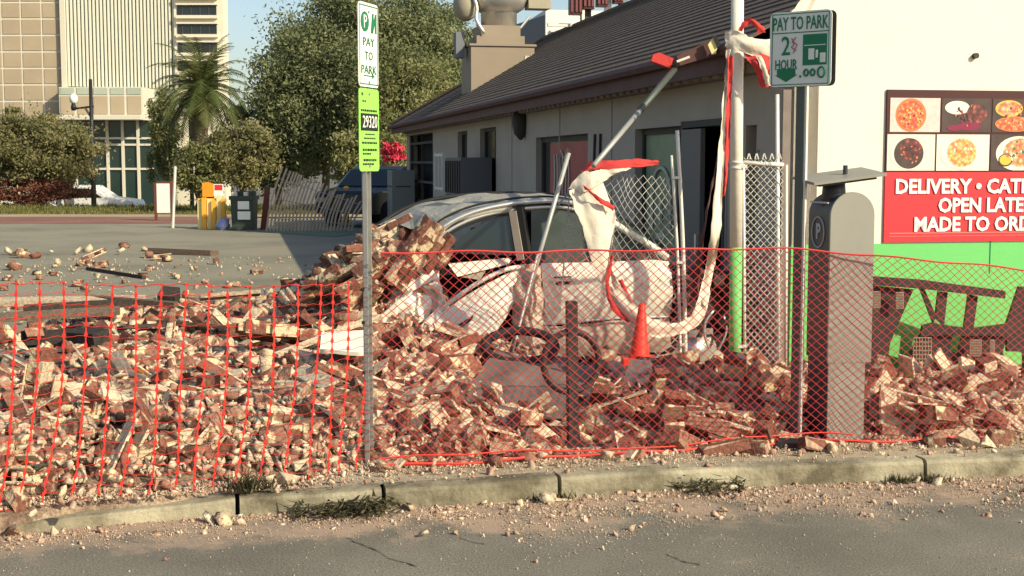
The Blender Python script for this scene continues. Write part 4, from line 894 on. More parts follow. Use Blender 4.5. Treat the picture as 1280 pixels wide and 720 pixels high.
# crumpled pieces below the pillar
b = patch([[(640, 338, -.08), (655, 334, -.1), (668, 333, -.06), (676, 336, .02)], [(638, 372, -.14), (654, 368, -.2), (668, 364, -.12), (680, 366, .02)], [(640, 408, -.1), (655, 404, -.2), (670, 400, -.1), (684, 398, .02)], [(646, 438, .0), (660, 436, -.1), (674, 432, -.05), (690, 430, .04)]], 14, 18, 0.08, 6, 9); cpart(b, 'buckled_panel', M['car_dusty'], None, False)
for k, (pts, m_) in enumerate([([(468, 402, -.2), (498, 374, -.25), (512, 368, -.2), (490, 404, -.22)], 'car'), ([(500, 350, -.1), (540, 336, -.05), (548, 346, -.1), (512, 366, -.15)], 'car'), ([(524, 408, -.22), (548, 384, -.2), (556, 400, -.25), (540, 414, -.25)], 'car'), ([(455, 415, -.1), (500, 404, -.15), (520, 412, -.2), (470, 424, -.15)], 'car_dusty'), ([(560, 330, .1), (640, 322, .12), (636, 330, .05), (572, 346, .02)], 'car'), ([(575, 346, .05), (610, 334, .08), (600, 350, .0)], 'dusty_metal')]):
    b = MB(); b.poly([cp(*q) for q in pts], .012, (0.2 * (-1) ** k, 1, .2)); cpart(b, 'torn_panel', M[m_])
b = patch([[(598, 430, -.1), (612, 421, -.14), (626, 424, -.1)], [(600, 440, -.16), (612, 436, -.2), (626, 437, -.15)], [(604, 447, -.12), (614, 449, -.14), (624, 445, -.1)]], 8, 8, 0.03, 7, 10, 0.05); cpart(b, 'fuel_flap', M['car_dusty'], None, True)
# guessed front end, the building corner's shade put into dark steel; wheel
b = MB()
b.poly([cp(846, 338, .1), cp(880, 342, .1), cp(915, 352, .12), cp(928, 372, .15), cp(930, 440, .2), cp(846, 446, .1)], .7, IN); cpart(b, 'engine_bay', M['dark_steel'])
for k in range(12):
    b = MB(); q = cp(random.uniform(850, 925), random.uniform(345, 425), random.uniform(-.02, .1)); b.box(q, (random.uniform(.06, .2), random.uniform(.05, .14), random.uniform(.05, .16)), Euler((random.random(), random.random(), random.random())).to_matrix())
    cpart(b, 'engine_part', M['dark_steel'])
b = MB(); b.tube(bez([cp(892, 388, -.04), cp(882, 402, -.05), cp(881, 420, -.05), cp(888, 440, -.03)], 10), 0.012, 6); b.tube(bez([cp(905, 395, -.04), cp(908, 415, -.04), cp(898, 438, -.04)], 10), 0.009, 6); cpart(b, 'loose_hose', M['alu'], None, True)
b = MB(); b.box(cp(886, 414, -.05), (0.07, 0.03, 0.05)); cpart(b, 'bracket', M['alu'])
ax = Matrix.Rotation(R(90), 3, 'X')
wc = cp(868, 436, .18)
b = MB(); b.lathe(wc, [(0.18, -0.1), (0.29, -0.1), (0.315, -0.06), (0.315, 0.06), (0.29, 0.1), (0.18, 0.1)], 24, ax); tyre = cpart(b, 'wheel', M['rubber'], None, True)
b = MB(); b.lathe(wc + Vector((0, -0.02, 0)), [(0.05, -0.07), (0.06, 0.08), (0.17, 0.06), (0.185, 0.09)][::-1], 20, ax); cpart(b, 'rim', M['alu'], None, True)

# ================================================================== ORANGE MESH FENCE (fine diamonds) and BARRIER FENCE (vertical strands)
sidewalk_z = LOT
LINE = [(474, 582, 316), (560, 579, 315), (700, 570, 314), (850, 562, 312), (992, 552, 311), (1080, 551, 319), (1180, 548, 327), (1300, 540, 339), (1390, 536, 346)]
B_ = [G(x, y, LOT + 0.02) for x, y, t in LINE]; T_ = [P(x + (2 if x < 900 else 0), t, q.y + 0.03) for (x, y, t), q in zip(LINE, B_)]
def mesh_fn(Bp, Tp):
    Bc = bez(Bp, 120); Tc = bez(Tp, 120)
    cum = [0]
    for a, c in zip(Bc[:-1], Bc[1:]): cum.append(cum[-1] + (c - a).length)
    def S(u, v):   # u metres along, v 0..1
        u = min(max(u, 0), cum[-1] - 1e-6); k = int(np.searchsorted(cum, u, 'right') - 1); k = min(k, 119); f = (u - cum[k]) / (cum[k+1] - cum[k])
        p = Bc[k].lerp(Bc[k+1], f).lerp(Tc[k].lerp(Tc[k+1], f), v)
        p.y += 0.03 * math.sin(u * 2.1) * math.sin(v * 3.1) + 0.012 * math.sin(u * 7 + v * 5)
        p.z += 0.006 * math.sin(u * 9 + v * 3)
        return p
    return S, cum[-1]
def seg_mesh(segs, rad, name, m):
    """many thin three-sided rods as one mesh"""
    a = np.array([s[0] for s in segs]); c = np.array([s[1] for s in segs]); d = c - a; d /= np.linalg.norm(d, axis=1)[:, None] + 1e-9
    up = np.tile(np.array([0., -1, 0]), (len(segs), 1)); x = np.cross(d, up); x /= np.linalg.norm(x, axis=1)[:, None] + 1e-9; y = np.cross(d, x)
    vs = []
    for e in (a, c):
        for k in range(3):
            t = 2 * math.pi * k / 3 + 0.5; vs.append(e + (x * math.cos(t) + y * math.sin(t)) * rad)
    v = np.stack(vs, 1).reshape(-1, 3); n = len(segs); base = np.arange(n)[:, None] * 6
    f = np.concatenate([base + np.array([[k, (k+1) % 3, 3 + (k+1) % 3, 3 + k]]) for k in range(3)], 0).reshape(-1)
    me = bpy.data.meshes.new(name); me.vertices.add(len(v)); me.vertices.foreach_set('co', v.reshape(-1).astype(np.float32))
    me.loops.add(len(f)); me.loops.foreach_set('vertex_index', f.astype(np.int32)); np_ = len(f) // 4
    me.polygons.add(np_); me.polygons.foreach_set('loop_start', np.arange(0, len(f), 4, dtype=np.int32)); me.polygons.foreach_set('loop_total', np.full(np_, 4, dtype=np.int32))
    me.materials.append(m); me.update(); return me
net = empty('mesh_fence', 'fine red diamond mesh fence stretched in front of the car and pay station', 'fence', B_[0])
S, LU = mesh_fn(B_, T_)
du = 0.0335; nu = int(LU / du); nv = 44; segs = []
for i in range(nu):
    for j in range(nv):
        if (i + j) % 2 == 0: segs.append((S(i*du, j/nv), S((i+1)*du, (j+1)/nv)))
        else: segs.append((S(i*du, (j+1)/nv), S((i+1)*du, j/nv)))
o = link('netting', seg_mesh(segs, 0.0024, 'netting', M['orange'])); rel(net, o); tag(o, kind='stuff')
b = MB(); b.tube([S(u, 1.0) for u in np.linspace(0, LU, 140)], 0.006, 5); rel(net, b.build('top_cord', M['orange']))
b = MB(); b.tube([S(u, 0.0) + Vector((0, -0.01, 0.0)) for u in np.linspace(0, LU, 140)], 0.009, 5); rel(net, b.build('hem', M['orange_b']))
b = MB(); b.tube([S(u, 0.03 + .012 * math.sin(u * 3)) for u in np.linspace(0, LU * 0.62, 100)], 0.005, 5); rel(net, b.build('hem', M['orange_b']))

bar_ = empty('barrier_fence', 'orange plastic barrier fence with knotted vertical strands before the brick rubble', 'fence', G(466, 580))
LB = [(-60, 652, 352), (-2, 640, 352), (22, 634, 353), (55, 628, 353), (116, 620, 354), (208, 617, 355), (295, 603, 356), (387, 600, 356), (430, 588, 352), (474, 580, 345)]
B2 = [G(x, y, LOT) for x, y, t in LB]; T2 = [P(x + 12 * (1 - (x + 60) / 534.0), t, q.y + 0.12) for (x, y, t), q in zip(LB, B2)]
S2, L2 = mesh_fn(B2, T2)
NVT = 19
for k in range(NVT):
    u = L2 * (k + 0.3) / NVT; b = MB(); nk = 20; ph = random.random() * 6
    rowsL, rowsR = [], []
    for i in range(nk * 4 + 1):
        v = i / (nk * 4); wd = 0.0024 + 0.0078 * (0.5 + 0.5 * math.cos(i / 4 * 2 * math.pi)) ** 2
        sag = 0.012 * math.sin(v * 5 + ph) - 0.06 * (1 - v) ** 2 * random.uniform(.9, 1.1)
        p = S2(u + sag, v); p.y += 0.01 * math.sin(v * 9 + ph)
        rowsL.append(p + Vector((-wd, 0, 0))); rowsR.append(p + Vector((wd, 0, 0)))
    b.grid([rowsL, rowsR], 0.006, (0, 1, 0)); rel(bar_, b.build('vertical_strand', M['orange_b']))
for j in range(nk + 1):
    v = j / nk; b = MB(); b.tube([S2(u, v) + Vector((0, 0, -0.012 * abs(math.sin(u / L2 * math.pi * NVT)))) for u in np.linspace(0, L2, 90)], 0.0017 if 0 < j < nk else 0.003, 3); rel(bar_, b.build('horizontal_strand', M['orange_b']))

# ================================================================== SIGNS
def text_on(parent, txt, size, m, x, z, xs=1.0, bold=0.0, y=-0.008, h=None, w_=None, ext=0.0012):
    me = text_mesh(txt, size, m, 'CENTER', ext, xs, bold)
    ys = [v.co.y for v in me.vertices]; xx = [v.co.x for v in me.vertices]
    sy = h / (max(ys) - min(ys)) if h else 1; sx = w_ / (max(xx) - min(xx)) if w_ else 1
    me.transform(Matrix.Translation((x, y, z)) @ Matrix.Rotation(R(90), 4, 'X') @ Matrix.Diagonal((sx, sy, 1, 1)) @ Matrix.Translation((-(max(xx)+min(xx))/2, -(max(ys)+min(ys))/2, 0)))
    return link('lettering', me, parent)
def round_rect(b, x0, x1, z0, z1, y0, y1, r, n=4):
    pts = []
    for cx, cz, a0 in ((x1-r, z1-r, 0), (x0+r, z1-r, 90), (x0+r, z0+r, 180), (x1-r, z0+r, 270)):
        for k in range(n + 1): a = R(a0 + 90*k/n); pts.append((cx + r*math.cos(a), y0, cz + r*math.sin(a)))
    b.poly(pts, y1 - y0, (0, 1, 0))
# tall parking sign on a U-channel post: faces the sun, seen almost edge on
sb = G(463, 580); SY = sb.y; sx_ = SY / F
s1 = empty('parking_sign', 'narrow white parking plate above a lime green zone plate on steel post', 'sign', (sb.x, SY, LOT), R(72.5))
zt = P(470, 2, SY).z - LOT
post = MB(); post.bx(-0.030, 0.030, 0.018, 0.024, 0, zt - 0.02).bx(-0.032, -0.026, -0.008, 0.018, 0, zt - 0.02).bx(0.026, 0.032, -0.008, 0.018, 0, zt - 0.02); po = post.build('post', M['galv'], s1)
zw1, zw0 = P(470, 4, SY).z - LOT, P(470, 109, SY).z - LOT; zg1, zg0 = P(470, 111, SY).z - LOT, P(470, 214, SY).z - LOT
hw = 0.145
b = MB(); round_rect(b, -hw, hw, zw0, zw1, -0.014, -0.010, 0.03); pw = b.build('white_plate', M['white_sign'], s1)
b = MB(); 
for (x0, x1, z0, z1) in ((-hw+.012, hw-.012, zw1-.02, zw1-.014), (-hw+.012, hw-.012, zw0+.014, zw0+.02), (-hw+.012, -hw+.018, zw0+.02, zw1-.02), (hw-.018, hw-.012, zw0+.02, zw1-.02)): b.bx(x0, x1, -0.0165, -0.0145, z0, z1)
b.build('border', M['sign_green'], pw)
b = MB(); b.lathe((-0.055, -0.0165, zw1 - 0.11), [(0.058, -0.001), (0.058, 0.001)], 20, ax); b.build('green_disc', M['sign_green'], pw)
text_on(pw, 'P', 0.1, M['white_sign'], -0.055, zw1 - 0.11, h=0.075, y=-0.0195)
b = MB(); b.poly([(0.03, -0.0165, zw1-.17), (0.055, -0.0165, zw1-.055), (0.075, -0.0165, zw1-.055), (0.075, -0.0165, zw1-.10), (0.1, -0.0165, zw1-.055), (0.115, -0.0165, zw1-.055), (0.115, -0.0165, zw1-.17), (0.095, -0.0165, zw1-.17), (0.09, -0.0165, zw1-.11), (0.065, -0.0165, zw1-.17)], 0.0015, (0, 1, 0)); b.build('mark', M['sign_green'], pw)
for t_, dz in (('PAY', .225), ('TO', .305), ('PARK', .385)): text_on(pw, t_, 0.06, M['sign_green'], 0.0, zw1 - dz, h=0.048, w_=0.055*len(t_), y=-0.0165)
b = MB(); b.bx(-.075, .05, -0.0165, -0.0145, zw0+.062, zw0+.068); b.poly([(.045, -0.0165, zw0+.05), (.085, -0.0165, zw0+.065), (.045, -0.0165, zw0+.08)], 0.0018, (0, 1, 0)); b.build('arrow', M['sign_green'], pw)
b = MB(); round_rect(b, -hw, hw, zg0, zg1, -0.014, -0.010, 0.025); pg = b.build('lime_plate', M['green_sign'], s1)
b = MB(); b.bx(-hw+.02, hw-.02, -0.0165, -0.0145, zg1-.245, zg1-.145); b.build('number_field', M['sign_black'], pg)
text_on(pg, '29320', 0.08, M['white_sign'], 0, zg1 - .193, h=0.07, w_=0.21, y=-0.0195)
b = MB()
for dz, x0, x1, t_ in ((.025, -.11, -.085, .018), (.07, -.1, -.045, .008), (.122, -.12, .11, .012), (.262, -.06, .08, .008), (.285, -.08, .09, .009), (.31, -.11, .11, .012), (.35, -.1, .11, .014), (.375, -.1, .02, .01), (.41, -.09, .1, .014), (.435, -.1, .06, .012)):
    x = x0
    while x < x1:
        w_ = random.uniform(0.012, 0.03); b.bx(x, min(x + w_, x1), -0.016, -0.0145, zg1-dz-t_, zg1-dz); x += w_ + 0.008
tag(b.build('small_print', M['sign_black'], pg), kind='stuff')
for z in (zw1-.05, zw0+.03, zg1-.03, zg0+.03): MB().lathe((0, -0.017, z), [(0.008, -0.002), (0.008, 0.004)], 8, ax).build('bolt', M['galv'], s1)
for z in (.25, .55, .85, 1.05): MB().bx(-0.04, 0.04, 0.012, 0.03, z, z + 0.02).build('wire_tie', M['dark_steel'], s1)
# pay-to-park sign: shaded face turned left, second plate back to back
q = G(992, 548); s2 = empty('pay_sign', 'shaded pay to park sign with hour limit and green arrow on grey post', 'sign', (q.x, q.y, LOT), R(-38))
z1_, z0_ = P(1000, 14, q.y).z - LOT, P(1000, 108, q.y).z - LOT
b = MB(); b.bx(-0.028, 0.028, 0.0, 0.005, 0, z1_ - 0.03).bx(-0.030, -0.024, 0.005, 0.03, 0, z1_ - 0.03).bx(0.024, 0.030, 0.005, 0.03, 0, z1_ - 0.03); b.build('post', M['post_dark'], s2)
b = MB(); b.bx(0.031, 0.045, 0.004, 0.03, 0, z1_ - 0.35); b.build('post_flange', M['galv_white'], s2)  # sunlit edge of the post painted as a pale strip
hw = 0.215
b = MB(); round_rect(b, -hw, hw, z0_, z1_, -0.014, -0.008, 0.035); fp = b.build('front_plate', M['grey_sign'], s2)
b = MB(); round_rect(b, -hw, hw, z0_, z1_, 0.05, 0.056, 0.035); b.build('back_plate', M['sign_back'], s2)
H_ = z1_ - z0_
text_on(fp, 'PAY TO PARK', .1, M['sign_green'], 0, z1_ - .075, h=.085, w_=.385, y=-.0165, bold=0.001)
b = MB(); b.bx(-.195, .195, -.0165, -.0145, z1_-.137, z1_-.131)
for (x0, x1, za, zb) in ((-.2, .2, z1_-.016, z1_-.011), (-.2, .2, z0_+.011, z0_+.016), (-.2, -.195, z0_+.016, z1_-.016), (.195, .2, z0_+.016, z1_-.016)): b.bx(x0, x1, -.0165, -.0145, za, zb)
b.build('border', M['sign_green'], fp)
text_on(fp, '2', .15, M['sign_green'], -.10, z1_ - .215, h=.12, w_=.06, y=-.0165, bold=.001)
b = MB(); b.tube([(-.06, -.018, z1_-.17), (-.035, -.018, z1_-.2), (-.06, -.018, z1_-.225), (-.03, -.018, z1_-.25)], .004, 4); b.tube([(-.03, -.018, z1_-.165), (-.055, -.018, z1_-.195), (-.02, -.018, z1_-.21), (-.045, -.018, z1_-.265)], .004, 4); b.build('scribble', mat('scribble_pink', (.35, .12, .16), .6), fp)
text_on(fp, 'HOUR', .07, M['sign_green'], -.095, z1_ - .335, h=.065, w_=.155, y=-.0165, bold=.001)
b = MB(); b.poly([(-.16, -.0165, z0_+.115), (-.03, -.0165, z0_+.115), (-.03, -.0165, z0_+.075), (-.015, -.0165, z0_+.075), (-.095, -.0165, z0_+.03), (-.175, -.0165, z0_+.075), (-.16, -.0165, z0_+.075)], .002, (0, 1, 0)); b.build('arrow', M['sign_green'], fp)
b = MB(); b.bx(.02, .185, -.0165, -.0145, z1_-.345, z1_-.15); gpn = b.build('green_panel', M['sign_green'], fp)
b = MB(); b.bx(.06, .10, -.0185, -.0167, z1_-.31, z1_-.24).bx(.11, .125, -.0185, -.0167, z1_-.30, z1_-.25).bx(.14, .175, -.0185, -.0167, z1_-.33, z1_-.27).bx(.03, .175, -.0185, -.0167, z1_-.222, z1_-.217); b.build('pictogram', M['grey_sign'], gpn)
for x, r_ in ((.045, .017), (.09, .017), (.15, .028)):
    b = MB(); b.tube([(x + r_*math.cos(t)*0.85, -.017, z0_+.085 + r_*1.2*math.sin(t)) for t in np.linspace(0, 2*math.pi, 16)], .0065, 5, cap=False); b.build('coin_ring', M['sign_green'], fp)
MB().lathe((.005, -.0165, z0_+.062), [(.008, -.001), (.008, .001)], 8, ax).build('dot', M['sign_green'], fp)

# ================================================================== PAY STATION
qa = G(1002, 552); a_ = Vector((CA, SA, 0)); bdir = Vector((-SA, CA, 0))
ps0 = G(1031, 552); st = empty('pay_station', 'grey arched parking pay station with solar panel and round P mark', 'pay station', (ps0.x, ps0.y, LOT), BA)
wS = 0.302; dS = 0.35; HB = P(1060, 240, ps0.y).z - LOT; ZL = P(1060, 453, ps0.y).z - LOT
def arch(x0, x1, z0, zt_, y, n=14):
    r = (x1 - x0) / 2; pts = [(x0, y, z0), (x1, y, z0)]
    for k in range(n + 1): t = math.pi * k / n; pts.append(((x0+x1)/2 + r*math.cos(t), y, zt_ - r + r*math.sin(t)))
    return pts
b = MB(); b.poly(arch(0.012, wS-0.012, ZL, HB-0.012, 0.0), dS, (0, 1, 0)); b.build('body', M['kiosk_dark'], st)  # shade of the P side is put into this darker grey
b = MB(); b.poly(arch(0, wS, ZL - 0.004, HB, -0.018), 0.02, (0, 1, 0)); b.build('side_cover', M['kiosk'], st)
b = MB(); b.bx(0.012, wS - 0.045, 0.0, dS - 0.03, -0.05, ZL); b.build('pedestal', M['kiosk_dark'], st)
b = MB(); b.bx(0.008, wS - 0.04, -0.014, 0.0, -0.05, ZL - 0.006); b.build('pedestal_cover', M['kiosk'], st)
b = MB(); b.bx(-0.03, wS + 0.03, -0.04, dS + 0.02, -0.05, 0.012); b.build('base_plate', M['dark_steel'], st)
b = MB(); b.tube([(wS*0.35, dS*0.5, HB-0.1), (wS*0.35, dS*0.5, HB+0.09)], 0.085, 14, 0.07); b.build('neck', M['kiosk_dark'], st, True)
b = MB(); b.box((wS*0.42, dS*0.45, HB+0.10), (0.50, 0.36, 0.018), Euler((R(6), R(-7), 0)).to_matrix()); b.build('solar_panel', M['kiosk'], st)
b = MB(); b.box((wS*0.42, dS*0.45, HB+0.086), (0.40, 0.28, 0.03), Euler((R(6), R(-7), 0)).to_matrix()); b.build('panel_tray', M['kiosk_dark'], st)
b = MB(); b.tube([(wS*0.55, dS*0.4, HB+0.11), (wS*0.55, dS*0.4, HB+0.17)], 0.016, 8); b.build('antenna', M['kiosk_dark'], st)
zP = P(1010, 292, ps0.y).z - LOT
me = text_mesh('P', 0.14, M['kiosk_mark'], 'CENTER', 0.001, 1.0, 0.004)
me.transform(Matrix.Translation((0.012 - 0.003, dS*0.55, zP)) @ Matrix.Rotation(R(-90), 4, 'Z') @ Matrix.Rotation(R(90), 4, 'X')); link('lettering', me, st)
b = MB(); b.tube([(0.008, dS*0.55 + 0.095*math.cos(t), zP + 0.10*math.sin(t)) for t in np.linspace(0, 2*math.pi, 26)], 0.005, 5, cap=False); b.build('ring_mark', M['kiosk_mark'], st)
b = MB(); b.bx(0.002, 0.012, 0.04, dS-0.04, zP+0.19, zP+0.2); b.build('front_trim', M['kiosk_mark'], st)

# ================================================================== POSTS, GATE, CHAIN LINK
PY = 10.7
p_t, p_b = P(922, -40, PY), P(918.5, 470, PY)
cpst = empty('canopy_post', 'thick round canopy post painted cream above and green below', 'post', (p_b.x, PY, LOT))
sp_ = P(920, 309, PY)
b = MB(); b.tube([(p_b.x, PY, LOT - 0.02), (sp_.x, PY, sp_.z)], 0.049, 18); rel(cpst, b.build('green_section', M['green_paint'], None, True))
b = MB(); b.tube([(sp_.x, PY, sp_.z), (p_t.x, PY, p_t.z)], 0.049, 18); rel(cpst, b.build('cream_section', M['white_paint'], None, True))
for yy in (203, 210): 
    q = P(920.5, yy, PY); b = MB(); b.lathe((q.x, PY, q.z - 0.012), [(0.053, 0), (0.053, 0.024)], 18); rel(cpst, b.build('collar', M['galv_white'], None, True))
def link_net(name, quad, nu, nv, rad, m, parent, Y=None, warp=0.0):
    """chain-link between four corner points (bl, br, tr, tl)"""
    bl, br, tr, tl = [Vector(q) for q in quad]; segs = []
    def Sx(i, j):
        u, v = i / nu, j / nv; p = bl.lerp(br, u).lerp(tl.lerp(tr, u), v); p.y += warp * mnoise.noise(Vector((u*3, v*3, 1))) + (0.004 if (i + j) % 4 < 2 else -0.004); p.x += warp*0.3*mnoise.noise(Vector((u*4, v*4, 7))); return p
    for i in range(nu):
        for j in range(nv):
            if (i + j) % 2 == 0: segs.append((Sx(i, j), Sx(i+1, j+1)))
            else: segs.append((Sx(i, j+1), Sx(i+1, j)))
    o = link(name, seg_mesh(segs, rad, name, m)); rel(parent, o); tag(o, kind='stuff'); return o
GY = 10.72
gate = empty('chain_link_gate', 'narrow chain link gate in pale pipe frame hung on the canopy post', 'gate', (P(930, 460, GY).x, GY, LOT))
g_tl, g_tr, g_bl, g_br = P(929.5, 203, GY), P(979, 206, GY + 0.1), P(931, 470, GY), P(978, 470, GY + 0.1)
for nm, a, c, r in (('stile', g_bl, g_tl, 0.011), ('stile', P(973, 470, GY + .1), P(971.5, 118, GY + .1), 0.016), ('top_rail', g_tl, g_tr, 0.017), ('stile', g_br + Vector((.03, .02, 0)), g_tr + Vector((.03, .02, .0)), 0.012)):
    b = MB(); b.tube([a, c], r, 8); rel(gate, b.build(nm, M['galv_white'], None, True))
link_net('wire_mesh', (g_bl, g_br, P(979, 200, GY + .1), P(929.5, 197, GY)), 12, 62, 0.0042, M['wire'], gate)
for k in range(5):
    q = P(934 + 9.5 * k, 199, GY); b = MB(); b.tube([q, q + Vector((0.012, 0, 0.045))], 0.005, 5); b.tube([q + Vector((0.03, 0, 0)), q + Vector((0.014, 0, 0.045))], 0.005, 5); rel(gate, b.build('barb', M['galv_white']))
for yy in (208, 433):
    b = MB(); b.bar(P(921, yy, GY - .06), P(934, yy, GY - .06), 0.012, 0.025); rel(gate, b.build('hinge', M['galv_white']))
# square timber post at the building corner behind the gate
b = MB(); q = P(981, 300, 11.0); b.bx(q.x - 0.032, q.x + 0.032, 11.0, 11.07, LOT, P(981, 112, 11.0).z)
tag(b.build('corner_post', M['soffit']), 'square tan post beside the chain link gate', 'post')
# twin pipes and bent chain-link sheet
FY = 10.78
tp_ = empty('gate_pipes', 'pair of pale upright pipes holding one end of the bent chain link sheet', 'pipe', (P(856, 452, FY).x, FY, LOT))
for a, c, r in (((857.5, 462), (846.5, 163), 0.0155), ((851, 462), (839.5, 194), 0.012)):
    b = MB(); b.tube(bez([P(*a, FY), P((a[0]+c[0])/2 + 2, (a[1]+c[1])/2, FY), P(*c, FY)], 10), r, 10); rel(tp_, b.build('pipe', M['galv_white'], None, True))
for yy, x0, x1 in ((222, 840, 850), (328, 846, 856), (431, 850, 858)):
    b = MB(); b.bar(P(x0, yy, FY - .02), P(x1, yy, FY - .02), 0.014, 0.02); rel(tp_, b.build('clamp', M['galv_white']))
ln_ = empty('leaning_pole', 'thin galvanised pole leaning over the crushed car beside the torn cloth', 'pole', (P(640, 440, FY).x, FY, LOT))
b = MB(); b.tube([P(637, 447, FY - .12), P(711, 191, FY - .12)], 0.0185, 10); rel(ln_, b.build('tube', M['galv'], None, True))
b = MB(); b.bar(P(709, 192, FY - .12), P(712, 186, FY - .12), 0.03, 0.02); rel(ln_, b.build('bent_tip', M['dark_steel']))
cl = empty('chain_link_sheet', 'bent chain link sheet sagging between the leaning pole and twin pipes', 'fence', (P(760, 452, FY).x, FY, LOT))
link_net('wire_mesh', (P(655, 455, FY), P(851, 455, FY), P(838, 222, FY), P(726, 212, FY)), 28, 38, 0.0032, M['wire'], cl, warp=0.14)
b = MB(); b.tube(bez([P(672, 330, FY), P(690, 270, FY), P(712, 240, FY), P(726, 226, FY)], 10), 0.008, 6); rel(cl, b.build('edge_wire', M['galv'], None, True))
b = MB(); b.tube([P(700, 390, FY - .02), P(712, 240, FY - .02)], 0.006, 5); rel(cl, b.build('tension_wire', M['galv']))
b = MB(); b.tube([P(641, 440, FY-.2), P(672, 318, FY-.2)], 0.009, 6); rel(cl, b.build('tension_bar', M['galv_white']))

# ================================================================== TORN RED AND WHITE AWNING CLOTH
def ribbon(th, name, rowsA, rowsB, m, n=26, k=8, ruf=0.02, sc=6.0, th_=0.0015):
    """surface between two px edges: rows of (px, py, Y)"""
    A = bez([P(*q) for q in rowsA], n); B = bez([P(*q) for q in rowsB], n); g = []
    for i in range(n + 1):
        row = []
        for j in range(k + 1):
            f = j / k; p = A[i].lerp(B[i], f)
            p = p + Vector((0.25, 1, 0.25)) * mnoise.noise(p * sc) * ruf + Vector((0, math.sin(f * math.pi * 2 + i * 0.15) * ruf * 0.4, 0))
            wr2 = mnoise.noise(Vector((f * 7 + i * .13, i * .22, 3))) + .6 * mnoise.noise(p * 23)
            p = p + Vector((.2, 1, .15)) * wr2 * .014
            if i in (0, n) or j in (0, k): p = p + Vector((mnoise.noise(p * 60), 0, mnoise.noise(p * 60 + Vector((4, 0, 0))))) * .012
            row.append(p)
        g.append(row)
    b = MB(); b.grid(g, th_, (0, 1, 0)); o = b.build(name, m, None, True); rel(th, o); return o
aw = empty('torn_awning_cloth', 'torn red and white awning cloth hanging over the chain link sheet and looping across', 'cloth', (P(790, 415, FY).x, FY - 0.1, LOT))
a0 = FY - 0.10
ribbon(aw, 'red_band', [(738, 201, a0), (770, 199.5, a0), (800, 199, a0), (824, 201, a0)], [(727, 214, a0), (760, 211, a0 - .04), (795, 209, a0 - .04), (822, 206, a0 - .02)], M['red_cloth'], 22, 5, 0.02)
ribbon(aw, 'white_band', [(727, 215, a0 - .02), (745, 213, a0 - .05), (765, 211, a0 - .05), (790, 210, a0 - .04)], [(710, 236, a0 - .03), (728, 240, a0 - .08), (745, 232, a0 - .08), (770, 217, a0 - .06)], M['white_cloth'], 20, 6, 0.03)
ribbon(aw, 'hanging_panel', [(711, 238, a0 - .04), (724, 275, a0 - .1), (738, 318, a0 - .1), (752, 355, a0 - .08), (768, 382, a0 - .06), (790, 400, a0 - .05), (815, 408, a0)], [(754, 228, a0 - .02), (764, 255, a0 - .04), (770, 270, a0 - .06), (767, 295, a0 - .06), (764, 320, a0 - .06), (768, 345, a0 - .06), (800, 395, a0 - .04)], M['white_cloth'], 40, 14, 0.03, 4)
ribbon(aw, 'red_edge', [(731, 236, a0 - .1), (748, 252, a0 - .13), (767, 264, a0 - .1)], [(729, 230, a0 - .1), (745, 243, a0 - .13), (769, 258, a0 - .1)], M['red_cloth'], 12, 3, 0.015)
ribbon(aw, 'red_stripe', [(764, 318, a0 - .09), (758, 345, a0 - .1), (757, 362, a0 - .11), (764, 385, a0 - .1), (782, 402, a0 - .09)], [(768, 318, a0 - .09), (763, 345, a0 - .1), (762, 362, a0 - .11), (772, 382, a0 - .1), (796, 405, a0 - .09)], M['red_cloth'], 20, 3, 0.01)
ribbon(aw, 'red_stripe', [(772, 350, a0 - .12), (783, 375, a0 - .12), (792, 398, a0 - .1), (804, 410, a0 - .1)], [(778, 349, a0 - .12), (789, 374, a0 - .12), (797, 394, a0 - .1), (812, 406, a0 - .1)], M['red_cloth'], 14, 3, 0.01)
ribbon(aw, 'bottom_fold', [(764, 345, a0 - .13), (790, 375, a0 - .14), (815, 398, a0 - .14), (842, 404, a0 - .12), (862, 396, a0 - .1), (874, 370, a0 - .08)], [(768, 380, a0 - .1), (792, 408, a0 - .12), (820, 422, a0 - .12), (850, 418, a0 - .1), (875, 405, a0 - .08), (884, 385, a0 - .06)], M['white_cloth'], 30, 8, 0.03, 7)
p1_ = PY - 0.1
ribbon(aw, 'rising_strip', [(873, 372, a0 - .08), (882, 335, a0 - .05), (888, 290, p1_ - .25), (897, 200, p1_ - .1), (904, 120, p1_ - .06), (908, 62, p1_ - .05)], [(884, 386, a0 - .06), (893, 335, a0 - .03), (901, 290, p1_ - .22), (905, 200, p1_ - .08), (909, 120, p1_ - .05), (913, 62, p1_ - .05)], M['white_cloth'], 40, 5, 0.025, 4)
ribbon(aw, 'rising_red_strip', [(903, 245, p1_ - .08), (905, 205, p1_ - .08), (908, 130, p1_ - .07), (910, 70, p1_ - .07)], [(906, 245, p1_ - .08), (911, 205, p1_ - .08), (914, 130, p1_ - .07), (917, 70, p1_ - .07)], M['red_cloth'], 40, 4, 0.02, 4)
ribbon(aw, 'shaded_back_strip', [(862, 378, a0 + .02), (867, 340, a0 + .05), (875, 300, p1_ - .15), (887, 240, p1_ - .05), (898, 190, p1_)], [(874, 375, a0 + .02), (875, 345, a0 + .05), (880, 300, p1_ - .15), (890, 240, p1_ - .05), (900, 190, p1_)], M['maroon_trim'], 20, 3, 0.02, 4)  # red cloth whose shade is put into the maroon colour
